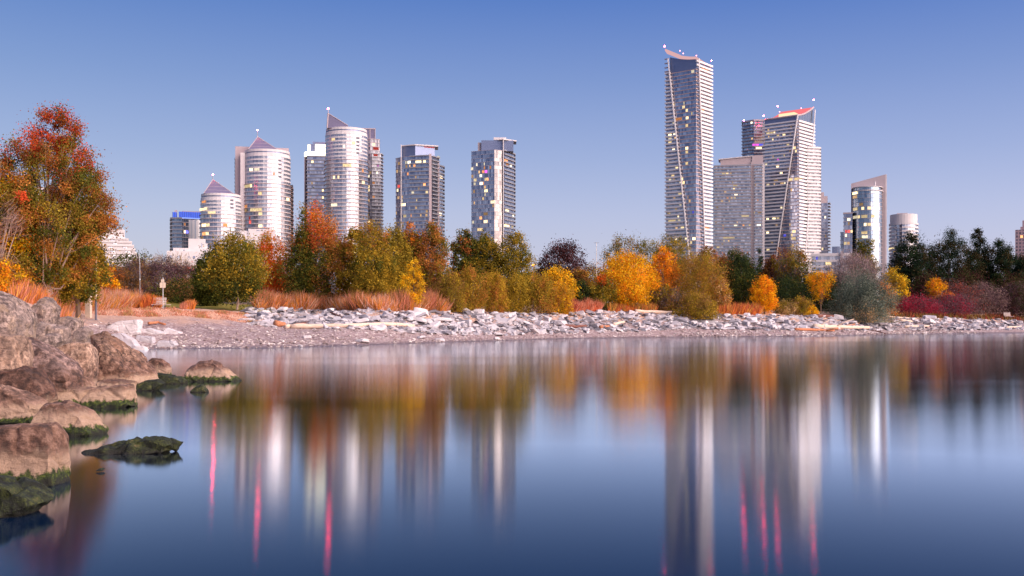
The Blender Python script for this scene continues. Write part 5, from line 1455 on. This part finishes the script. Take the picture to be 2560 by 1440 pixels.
B('square-topped brown block with a flat front face beside the triangular boulder', [(132, 868), (190, 850), (231, 853), (238, 868), (245, 913), (244, 942), (217, 950), (180, 935), (143, 885)], 34, 1.4, 9, 'tanrock', [(236, 900, -0.6)], 0.6, front=0.93)
B('largest triangular boulder with a dark sharp peak at the right of the pile', [(225, 839), (261, 826), (274, 838), (301, 861), (323, 875), (350, 897), (368, 915), (391, 935), (402, 950), (390, 964), (346, 966), (247, 960), (243, 922), (238, 857)], 38, 2.2, 10, 'boulder', [(285, 866, -1.35), (292, 905, -1.4), (318, 930, -1.2)], 0.2, front=0.55)
B('low mossy boulder tucked behind the slope of the triangular boulder', [(318, 876), (333, 870), (350, 876), (364, 892), (374, 918), (340, 925), (320, 900)], 43, 1.0, 11, 'boulder', ext=0.4)
B('dark red-brown overhung boulder under the square-faced one', [(-60, 935), (0, 932), (22, 922), (60, 918), (79, 911), (101, 918), (115, 935), (147, 980), (151, 998), (112, 1004), (75, 998), (-60, 990)], 26, 1.2, 12, 'redrock', [(80, 940, -0.5)], 0.3)
B('smooth sloping boulder with green foot at the left edge', [(-60, 943), (0, 958), (25, 965), (75, 982), (110, 999), (121, 1010), (112, 1035), (88, 1050), (0, 1056), (-60, 1056)], 24.7, 1.1, 13, 'tanrock', ext=0.15)
B('rounded pale boulder with a mossy green skirt reaching right', [(84, 1066), (95, 1035), (117, 1005), (140, 1000), (175, 1001), (207, 1015), (232, 1032), (250, 1055), (267, 1074), (225, 1088), (162, 1088)], 22.6, 1.1, 14, 'boulder', [(150, 1040, -0.55)], 0.12)
B('largest nearest boulder, red-brown above and pale below, at the bottom left', [(-80, 1068), (0, 1074), (67, 1069), (75, 1062), (135, 1052), (147, 1057), (162, 1082), (167, 1140), (176, 1195), (140, 1210), (0, 1218), (-80, 1220)], 15.9, 1.1, 15, 'boulder', [(150, 1090, -0.45)], 0.12, front=0.91)
B('low algae-covered boulder at the very bottom left', [(-60, 1183), (0, 1188), (25, 1194), (75, 1208), (120, 1230), (137, 1246), (82, 1268), (0, 1285), (-60, 1288)], 13.4, 0.9, 16, 'algaerock', ext=0.1, amp=0.045)
B('flat long pale boulder with thick green algae below the block', [(146, 990), (150, 978), (190, 970), (237, 967), (270, 963), (337, 961), (341, 975), (343, 1003), (312, 1017), (200, 1019)], 29.8, 1.3, 17, 'tanrock', ext=0.15, front=0.9)
B('narrow tan boulder wedged under the triangular boulder', [(243, 953), (289, 944), (343, 953), (342, 965), (245, 970)], 33, 0.9, 18, 'redrock', ext=0.3)
B('small pale angular boulder under the sloping mauve-brown one', [(152, 975), (178, 948), (205, 938), (226, 942), (243, 967), (200, 980)], 31.5, 0.8, 19, 'tanrock', ext=0.3)
B('green mossy rock shelf at the foot of the triangular boulder', [(345, 958), (372, 948), (402, 946), (416, 958), (392, 972), (345, 979)], 36.6, 0.8, 20, 'algaerock', ext=0.1)
B('small reddish boulder standing in the water left of the rocky islet', [(373, 925), (375, 897), (383, 893), (406, 897), (422, 910), (431, 922), (430, 940), (400, 944), (376, 940)], 44.3, 1.0, 21, 'redrock', ext=0.1)
B('dark algae mound between the small reddish boulder and the rocky islet', [(372, 928), (400, 932), (431, 936), (455, 941), (470, 952), (462, 960), (420, 963), (385, 956)], 40.4, 0.8, 22, 'algaerock', ext=0.1)
B('rocky islet with a pale right end and dark algae foot', [(460, 950), (464, 924), (480, 913), (502, 901), (536, 899), (554, 908), (581, 926), (601, 941), (606, 950), (557, 954), (464, 957)], 42.2, 1.2, 23, 'mauverock', [(556, 920, -0.4)], 0.1)
B('little dark algae stone in the water below the rocky islet', [(476, 977), (491, 965), (509, 960), (523, 976), (502, 982)], 35.6, 0.5, 24, 'algaerock', ext=0.08)
B('long low algae-covered rock lying alone in the water', [(208, 1128), (270, 1112), (300, 1109), (350, 1091), (395, 1088), (430, 1090), (462, 1104), (440, 1122), (350, 1131)], 19.5, 0.75, 25, 'algaerock', ext=0.05, front=0.8, amp=0.045)
B('tiny stone just breaking the surface right of the nearest boulder', [(240, 1176), (248, 1171), (256, 1169), (262, 1172), (258, 1177)], 16.9, 0.15, 26, 'greyrock', L=0.03, name='stone')
def W(label, outline, seed, base, mat='lime', depth=1.4):
    pxc = sum(a for a, b in outline) / len(outline)
    d = ground_at(pxc, base).y
    return boulder(label, outline, d + depth * 0.4, depth, seed, mat, ext=0.25, amp=0.03, front=0.9, name='flat_stone', lean=0.1, group='pale slabs beside the boulder pile')
W('big tilted grey-topped slab behind the triangular boulder', [(263, 820), (296, 803), (353, 798), (357, 805), (354, 829), (328, 834), (270, 830)], 31, 836)
W('white wedge slab leaning beside the triangular boulder', [(279, 836), (307, 832), (337, 847), (345, 857), (352, 866), (317, 872), (292, 856)], 32, 868)
W('thick layered white slab at the middle of the pale group', [(344, 838), (386, 842), (390, 856), (375, 862), (346, 862)], 33, 860)
W('flat white slab under the orange plank', [(353, 824), (377, 819), (420, 832), (386, 838), (352, 838)], 34, 838, depth=1.8)
W('thin striped grey slab pointing right at the end of the pale group', [(411, 829), (420, 819), (435, 823), (457, 831), (440, 835), (413, 834)], 35, 834)
W('rounded white slab with a crack at the edge of the water', [(395, 859), (400, 851), (440, 852), (446, 861), (434, 871), (399, 868)], 36, 869)
W('half-sunk pale slab at the edge of the water by the mossy boulder', [(328, 872), (350, 864), (366, 866), (374, 877), (340, 881)], 37, 876)

# ---- the stone bank along the far shore
def slab_mesh(seed, dims):
    r = random.Random(seed)
    bm = bmesh.new()
    k = r.randint(5, 7)
    a0 = r.uniform(0, 6.28)
    for s_, zc in ((1.0, -0.5), (r.uniform(0.8, 0.98), 0.5)):
        for i in range(k):
            a = a0 + 6.283 * i / k + r.uniform(-0.3, 0.3)
            q = r.uniform(0.75, 1.1) * s_
            bm.verts.new((math.cos(a) * dims[0] / 2 * q, math.sin(a) * dims[1] / 2 * q, zc * dims[2] * r.uniform(0.7, 1.15)))
    bmesh.ops.convex_hull(bm, input=bm.verts[:])
    bmesh.ops.delete(bm, geom=[v for v in bm.verts if not v.link_faces], context='VERTS')
    bmesh.ops.bevel(bm, geom=bm.edges[:], offset=0.035, segments=1, affect='EDGES', profile=0.5)
    bmesh.ops.triangulate(bm, faces=[f for f in bm.faces if len(f.verts) > 4])
    es = [e for e in bm.edges if e.calc_length() > 0.5]
    bmesh.ops.subdivide_edges(bm, edges=es, cuts=1)
    bm.normal_update()
    for v in bm.verts:
        v.co += v.normal * (mnoise.noise(v.co * 2.3 + Vector((seed, 0, 0))) * 0.05)
    me = bpy.data.meshes.new('flat_stone')
    bm.to_mesh(me); bm.free()
    me.materials.append(M['lime'])
    return me
SLABS = [slab_mesh(50 + i, (r_[0], r_[1], r_[2])) for i, r_ in enumerate([(1.7, 1.2, 0.42), (1.4, 1.1, 0.36), (2.0, 1.3, 0.5), (1.2, 0.9, 0.5), (1.8, 1.0, 0.34), (1.5, 1.3, 0.6), (1.1, 0.8, 0.32), (2.2, 1.5, 0.45), (1.3, 1.2, 0.8), (1.9, 1.1, 0.7)])]
rb = random.Random(77)
BOTL = [(600, 812), (700, 818), (900, 822), (1100, 836), (1250, 838), (1400, 833), (1700, 823), (1900, 824), (2100, 826), (2300, 826), (2560, 824)]
bx_ = [a for a, _ in BOTL]; by_ = [b for _, b in BOTL]
tx_ = [a for a, _ in TOPL]; ty_ = [b for _, b in TOPL]
ZONES = [(1115, 'pale slab in the stone bank below the orange and pink dry grass'), (1430, 'pale slab in the stone bank below the olive-gold willow shrubs'), (1700, 'pale slab in the stone bank between the red grass tuft and the broad olive-brown bush'),
         (2070, 'pale slab in the stone bank between the broad olive-brown bush and the driftwood tangle'), (2600, 'pale slab in the stone bank right of the silver-grey willow bush')]
def put_slab(px, py, label, group, scale=1.0, mesh=None, tilt=0.22):
    g = ground_at(px, py, 80)
    o = bpy.data.objects.new('flat_stone', mesh or rb.choice(SLABS))
    COL.objects.link(o)
    o.location = (g.x, g.y, g.z + 0.10 * scale)
    o.rotation_euler = (rb.gauss(0.12, tilt), rb.gauss(0, tilt), rb.uniform(0, 6.28))
    o.scale = (scale * 1.12, scale, scale * rb.uniform(0.55, 1.0))
    return tag(o, label, 'stone', group)
NSL = 0
while NSL < 262:
    px = 612 + 1950 * rb.random()
    f = rb.random() ** 0.9
    t0, t1 = np.interp(px, tx_, ty_) - 1, np.interp(px, bx_, by_)
    if px < 680 and f < (680 - px) / 90: continue
    py = t0 + (t1 - t0) * f
    lb = next(l for z_, l in ZONES if px < z_)
    put_slab(px, py, lb, 'stone bank along the far shore', rb.uniform(0.7, 1.5) * (1.15 if f < 0.55 else 0.9) * (1.0 if px < 1500 else 0.95))
    NSL += 1
# slabs one can pick out
for px, py, sc, lb in ((664, 785, 1.5, 'big white block at the left end of the stone bank'), (905, 856, 0.9, 'large flat white slab lying alone at the edge of the water below the long log'), (768, 846, 0.8, 'flat grey slab lying on the gravel below the left half of the log'),
                       (1243, 849, 0.95, 'white triangular slab lying at the edge of the water below the willow shrubs'), (1195, 787, 1.3, 'big pale block at the top of the bank below the willow shrubs'), (752, 868, 0.6, 'small flat slab touching the water at the left beach'),
                       (1052, 846, 1.0, 'grey slab on the gravel right of the end of the long log'), (1100, 852, 0.8, 'pale slab at the edge of the water right of the long log'), (720, 793, 1.25, 'large pale slab right of the big white block')):
    put_slab(px, py, lb, 'stones one can pick out on the beach', sc, tilt=0.1)

def scatter(name, label, n, sampler, smin, smax, mat, seed, flat=0.45):
    """small stones, too many to count: one mesh"""
    r = np.random.default_rng(seed)
    xy = sampler(r, n)
    z = height(xy[:, 0], xy[:, 1])
    V, Fc = [], []
    cube = np.array([(-1, -1, -1), (1, -1, -1), (1, 1, -1), (-1, 1, -1), (-.75, -.75, 1), (.75, -.75, 1), (.75, .75, 1), (-.75, .75, 1)], float)
    cf = [(0, 1, 5, 4), (1, 2, 6, 5), (2, 3, 7, 6), (3, 0, 4, 7), (4, 5, 6, 7)]
    for i in range(n):
        s_ = smin + (smax - smin) * r.random() ** 2.2
        q = cube * np.array([1, 0.55 + 0.5 * r.random(), flat * (0.6 + 0.8 * r.random())]) * (1 + 0.28 * r.standard_normal((8, 1))) * s_ * 0.5
        a = r.random() * 6.28; ca, sa = math.cos(a), math.sin(a)
        tx, ty = r.normal(0, 0.2, 2)
        X = q[:, 0] * ca - q[:, 1] * sa; Y = q[:, 0] * sa + q[:, 1] * ca
        Z = q[:, 2] + X * tx + Y * ty
        b = len(V)
        V += list(zip(X + xy[i, 0], Y + xy[i, 1], Z + z[i] + 0.1 * s_))
        Fc += [tuple(b + k for k in f) for f in cf]
    me = bpy.data.meshes.new(name)
    me.from_pydata(V, [], Fc)
    me.materials.append(M[mat])
    return tag(link(name, me), label, 'stones', kind='stuff')
def band_sampler(px0, px1, fa, fb):
    def fn(r, n):
        out_ = []
        for _ in range(n):
            px = px0 + (px1 - px0) * r.random()
            t0, t1 = np.interp(px, tx_, ty_), np.interp(px, bx_, by_)
            g = ground_at(px, t0 + (t1 - t0) * (fa + (fb - fa) * r.random()), 80)
            out_.append((g.x, g.y))
        return np.array(out_)
    return fn
def shore_sampler(px0, px1, s0, s1):
    def fn(r, n):
        P = []
        while len(P) < n:
            px = px0 + (px1 - px0) * r.random(4000); d = 84 + 110 * r.random(4000)
            x = (px - 1280) / F * d
            s_ = shore_dist(x, d)
            ok = (s_ > s0) & (s_ < s0 + (s1 - s0) * r.random(4000) ** 0.8)
            P += list(zip(x[ok], d[ok]))
        return np.array(P[:n])
    return fn
t = NT('beach_pebble_stone')
geo = t.n('ShaderNodeNewGeometry')
rp = t.n('ShaderNodeTexVoronoi', {'Vector': geo.outputs['Position'], 'Scale': 1.4}).outputs['Color']
t.bsdf(Base_Color=t.ramp(t.n('ShaderNodeSeparateXYZ', {0: rp}).outputs[0], [(0, (0.20, 0.15, 0.15)), (0.4, (0.36, 0.29, 0.28)), (0.75, (0.52, 0.46, 0.45)), (1, (0.74, 0.70, 0.68))]), Roughness=0.85)
M['pebble'] = t.mat
t = NT('bank_rubble_stone')
geo = t.n('ShaderNodeNewGeometry')
rp = t.n('ShaderNodeTexVoronoi', {'Vector': geo.outputs['Position'], 'Scale': 0.8}).outputs['Color']
t.bsdf(Base_Color=t.ramp(t.n('ShaderNodeSeparateXYZ', {0: rp}).outputs[0], [(0, (0.10, 0.095, 0.115)), (0.4, (0.31, 0.30, 0.34)), (1, (0.60, 0.575, 0.61))]), Roughness=0.85)
M['rubble'] = t.mat
scatter('rubble_stones', 'smaller pale stones filling the stone bank along the far shore', 3600, band_sampler(615, 2570, -0.06, 1.05), 0.35, 1.15, 'rubble', 1, 0.26)
scatter('pebbles', 'pebbles and small stones strewn over the gravel beach', 5200, shore_sampler(180, 1750, 0.3, 16), 0.06, 0.34, 'pebble', 2, 0.3)
scatter('pebbles', 'scattered small stones on the narrow right-hand beach', 1500, shore_sampler(1700, 2570, 0.3, 6), 0.08, 0.45, 'pebble', 3, 0.35)

# ---- driftwood
def log(label, pix, rad, mat, seed, d0=80, lift=0.5, branches=(), name='driftwood_log'):
    r = random.Random(seed)
    P = []
    for (px, py) in pix:
        g = ground_at(px, py, d0)
        P.append(Vector((g.x, g.y, g.z + rad * lift)))
    pts = []
    for i in range(len(P) - 1):
        for k in range(5):
            pts.append(P[i].lerp(P[i + 1], k / 5) + Vector((0, 0, r.uniform(-.06, .06) * rad * 2)))
    pts.append(P[-1])
    n = len(pts)
    mb = MB()
    mb.tube([p - P[0] for p in pts], [rad * (1 - 0.35 * i / n) * r.uniform(0.86, 1.1) for i in range(n)], 9)
    o = mb.build(name, M[mat], None, P[0], smooth=True)
    for (f, dx, dy, dz, rr) in branches:
        b = MB(); a = pts[int(f * (n - 1))] - P[0]
        e = a + Vector((dx, dy, dz))
        b.tube([a, a.lerp(e, 0.5) + Vector((0, 0, 0.1)), e], [rr, rr * 0.8, rr * 0.5], 6)
        b.build('branch', M[mat], o, smooth=True)
    return tag(o, label, 'log', 'driftwood on the beach')
log('longest log, smooth and bleached white, lying in front of the stones', [(728, 822), (800, 822), (880, 821), (960, 818), (1034, 822)], 0.30, 'drift', 1, lift=0.8)
log('bleached orange log on top of the bank below the broad olive-brown bush', [(1588, 783), (1640, 785), (1700, 787)], 0.30, 'drift', 2, lift=0.9, branches=((0.95, 1.2, 0, 0.5, 0.12),))
log('dark red-brown log half buried in the stones below the yellow-gold tree', [(1402, 820), (1440, 823), (1465, 821)], 0.24, 'darkwood', 3, lift=1.0)
log('short red log stub beside the pale log end', [(1500, 822), (1522, 821)], 0.26, 'redwood', 4, lift=1.0)
log('short pale log end jutting from the stones', [(1534, 818), (1560, 812)], 0.28, 'drift', 5, lift=1.1)
log('square-ended red timber block at the left end of the bank', [(688, 816), (712, 818)], 0.36, 'redwood', 6, lift=0.8, name='timber_block')
log('orange timber stub right of the square-ended red block', [(714, 822), (732, 821)], 0.26, 'drift', 7, lift=0.8)
log('mottled dark log touching the left end of the longest log', [(736, 821), (768, 812)], 0.22, 'darkwood', 8, lift=1.0)
log('long red driftwood log lying near the water on the right', [(1988, 826), (2050, 829), (2085, 830)], 0.24, 'redwood', 9, lift=0.9, branches=((0.7, 2.6, -1.0, 0.2, 0.12),))
log('thick bleached log crossing above the long red one', [(2035, 822), (2100, 823), (2172, 824)], 0.40, 'drift', 10, lift=0.8, branches=((0.15, 1.6, 0, 1.0, 0.1), (0.4, 3.0, -0.6, 1.3, 0.13)))
log('forked orange branch propped over the thick bleached log', [(2080, 830), (2110, 820), (2148, 813)], 0.15, 'redwood', 11, lift=2.0)
log('thin dark branch trailing down into the water', [(2165, 824), (2195, 830), (2214, 836)], 0.10, 'darkwood', 12, lift=0.9)
log('thin dark stick lying left of the thick bleached log', [(1975, 822), (2015, 826)], 0.10, 'darkwood', 13, lift=1.0)
log('dark red log at the top of the bank behind the driftwood tangle', [(2042, 795), (2070, 796), (2102, 797)], 0.34, 'darkwood', 14, lift=1.0)
log('pale straight log among the stones right of the silver-grey willow', [(2250, 806), (2280, 808)], 0.26, 'drift', 15, lift=1.0)
log('second pale log lower down, pointing at the water right of the silver-grey willow', [(2262, 820), (2322, 819)], 0.24, 'drift', 16, lift=1.0)
log('pinkish pole lying at the top of the stones below the crimson bush', [(2216, 795), (2290, 799)], 0.14, 'drift', 17, lift=1.5)
log('pale log at the far right end of the beach', [(2516, 822), (2552, 820)], 0.22, 'drift', 18, lift=1.0)
log('bright orange plank behind the pale slabs at the left', [(372, 816), (395, 814), (413, 818)], 0.16, 'redwood', 19, lift=1.6)
log('thin brown branch leaning across the bank below the dry grass', [(826, 790), (862, 804)], 0.11, 'darkwood', 20, lift=3.0)

# ---- signs, posts, bench, lamps
M['cream'] = plain('cream_painted_post', (0.78, 0.66, 0.52), 0.6)
M['signwhite'] = plain('white_sign_board', (0.84, 0.82, 0.82), 0.5, var=0.03)
M['ink'] = plain('dark_sign_print', (0.10, 0.11, 0.15), 0.7)
M['signyellow'] = plain('yellow_sign', (0.85, 0.62, 0.02), 0.5, var=0.04)
M['signorange'] = plain('orange_red_sign', (0.75, 0.14, 0.03), 0.5, var=0.04)
M['stonepillar'] = plain('pale_stone_pillar', (0.62, 0.52, 0.42), 0.85, var=0.3, scale=3)
M['benchwood'] = plain('pale_bench_slats', (0.66, 0.58, 0.54), 0.7)
M['lampglow'] = glow_mat('orange_street_light', (1.0, 0.30, 0.05), 2.6)
def stand(name, label, cat, px, d, group=None):
    x = (px - 1280) / F * d
    zg = gz(x, d)
    return empty(name, (x, d, zg), 0, label, cat, group), (lambda py: CAMZ + (HOR - py) / F * d - zg), (lambda p: (p - px) / F * d)
r_, Z, X = stand('marker_post', 'cream post with a yellow disc and an orange board in the dry grass', 'post', 240, 97)
m = MB(); m.tube([(0, 0, -0.2), (0, 0, Z(748))], 0.11, 8); m.build('base', M['darkwall'], r_)
m = MB(); m.tube([(0, 0, Z(750)), (0, 0, Z(622))], 0.085, 8); m.build('pole', M['cream'], r_)
m = MB(); m.tube([(0.05, -0.16, Z(683)), (0.05, -0.11, Z(683))], 0.2, 14); o = m.build('disc', M['signyellow'], r_)
m = MB(); m.box(X(231.5), X(237.5), -0.14, -0.09, Z(712), Z(694)); m.build('board', M['signorange'], r_)
r_, Z, X = stand('notice_board', 'white notice board on a pale stone pillar in the dry grass', 'sign', 223, 101)
m = MB(); m.box(X(216), X(228), -0.3, 0.2, -0.2, Z(715)); m.build('pillar', M['stonepillar'], r_)
m = MB(); m.box(X(213), X(231.5), -0.12, -0.05, Z(713), Z(699)); m.build('panel', M['signwhite'], r_)
m = MB(); m.box(X(218), X(231.5), -0.12, -0.05, Z(698), Z(682)); m.build('panel', M['signwhite'], r_)
for k, (a, b_, y) in enumerate(((222, 230, 686), (222, 229, 690), (222, 230, 694), (216, 229, 703), (216, 227, 707))):
    m = MB(); m.box(X(a), X(b_), -0.135, -0.121, Z(y + 1.2), Z(y)); m.build('printed_line', M['ink'], r_)
r_, Z, X = stand('twin_panel_sign', 'small signpost with two pale panels beside the bench', 'sign', 407.5, 113)
m = MB(); m.tube([(0, 0, -0.2), (0, 0, Z(694))], 0.05, 8); m.build('post', M['steel'], r_)
for a, b_ in ((400.3, 407), (408.6, 414.2)):
    m = MB(); m.box(X(a), X(b_), -0.10, -0.06, Z(719.5), Z(706.5)); m.build('panel', M['cream'], r_)
for a, b_ in ((403.5, 407), (408.6, 411)):
    m = MB(); m.box(X(a), X(b_), -0.10, -0.06, Z(706), Z(698.5)); m.build('panel', M['cream'], r_)
def bench(label, px, d, w=1.5):
    r_, Z, X = stand('park_bench', label, 'bench', px, d, 'benches by the shore')
    for k in range(4):
        m = MB(); m.box(-w / 2, w / 2, 0.18 + 0.04 * k, 0.22 + 0.04 * k, 0.62 + k * 0.18, 0.73 + k * 0.18); m.build('back_slat', M['benchwood'], r_)
    for k in range(3):
        m = MB(); m.box(-w / 2, w / 2 + 0.55, -0.30 + 0.15 * k, -0.18 + 0.15 * k, 0.46, 0.51); m.build('seat_slat', M['benchwood'], r_)
    for sx_ in (-0.42, 0.42):
        m = MB(); m.tube([(sx_ * w, -0.25, -0.1), (sx_ * w, -0.25, 0.46)], 0.045, 6); m.build('leg', M['darkwall'], r_)
        m = MB(); m.tube([(sx_ * w, 0.12, -0.1), (sx_ * w, 0.26, 0.45), (sx_ * w, 0.37, 1.25)], 0.045, 6); m.build('leg', M['darkwall'], r_)
    return r_
bench('pale slatted park bench below the twin-panel sign', 397, 113.5)
bench('grey slatted bench at the far right of the shore', 2519, bank_d(2519) + 2, 1.4)
r_, Z, X = stand('thin_pole', 'thin pale pole rising in front of the leafless thicket', 'pole', 349.5, 124)
m = MB(); m.tube([(0.05, 0, -0.2), (0, 0, Z(660)), (-0.12, 0, Z(634))], 0.055, 7); m.build('pole', M['steel'], r_)
m = MB(); m.tube([(0.02, 0, Z(700)), (0.02, 0, Z(697))], 0.075, 7); m.build('collar', M['signwhite'], r_)
r_, Z, X = stand('light_mast', 'tall thin grey mast above the golden-yellow tree', 'mast', 1491, 196)
m = MB(); m.tube([(0, 0, -0.2), (0, 0, Z(606))], [0.09, 0.05], 8); m.build('pole', M['steel'], r_)
m = MB(); m.tube([(-0.5, 0, Z(607)), (0.5, 0, Z(607))], 0.04, 6); m.build('crossarm', M['steel'], r_)
for px, py, d, lb in ((1333, 663, 152, 'lit orange street lamp at the edge of the golden-olive tree'), (489, 706, 150, 'lit orange street lamp in the dark hedge right of the leafless thicket')):
    r_, Z, X = stand('street_lamp', lb, 'street lamp', px, d, 'lit street lamps')
    m = MB(); m.tube([(0, 0.4, -0.2), (0, 0.4, Z(py) + 0.25)], 0.06, 7); m.build('pole', M['darkwall'], r_)
    m = MB(); m.tube([(0, 0.4, Z(py) + 0.25), (0, 0.0, Z(py) + 0.22)], 0.04, 6); m.build('arm', M['steel'], r_)
    m = MB(); m.sphere((0, 0, Z(py)), 0.2); m.build('lamp', M['lampglow'], r_)
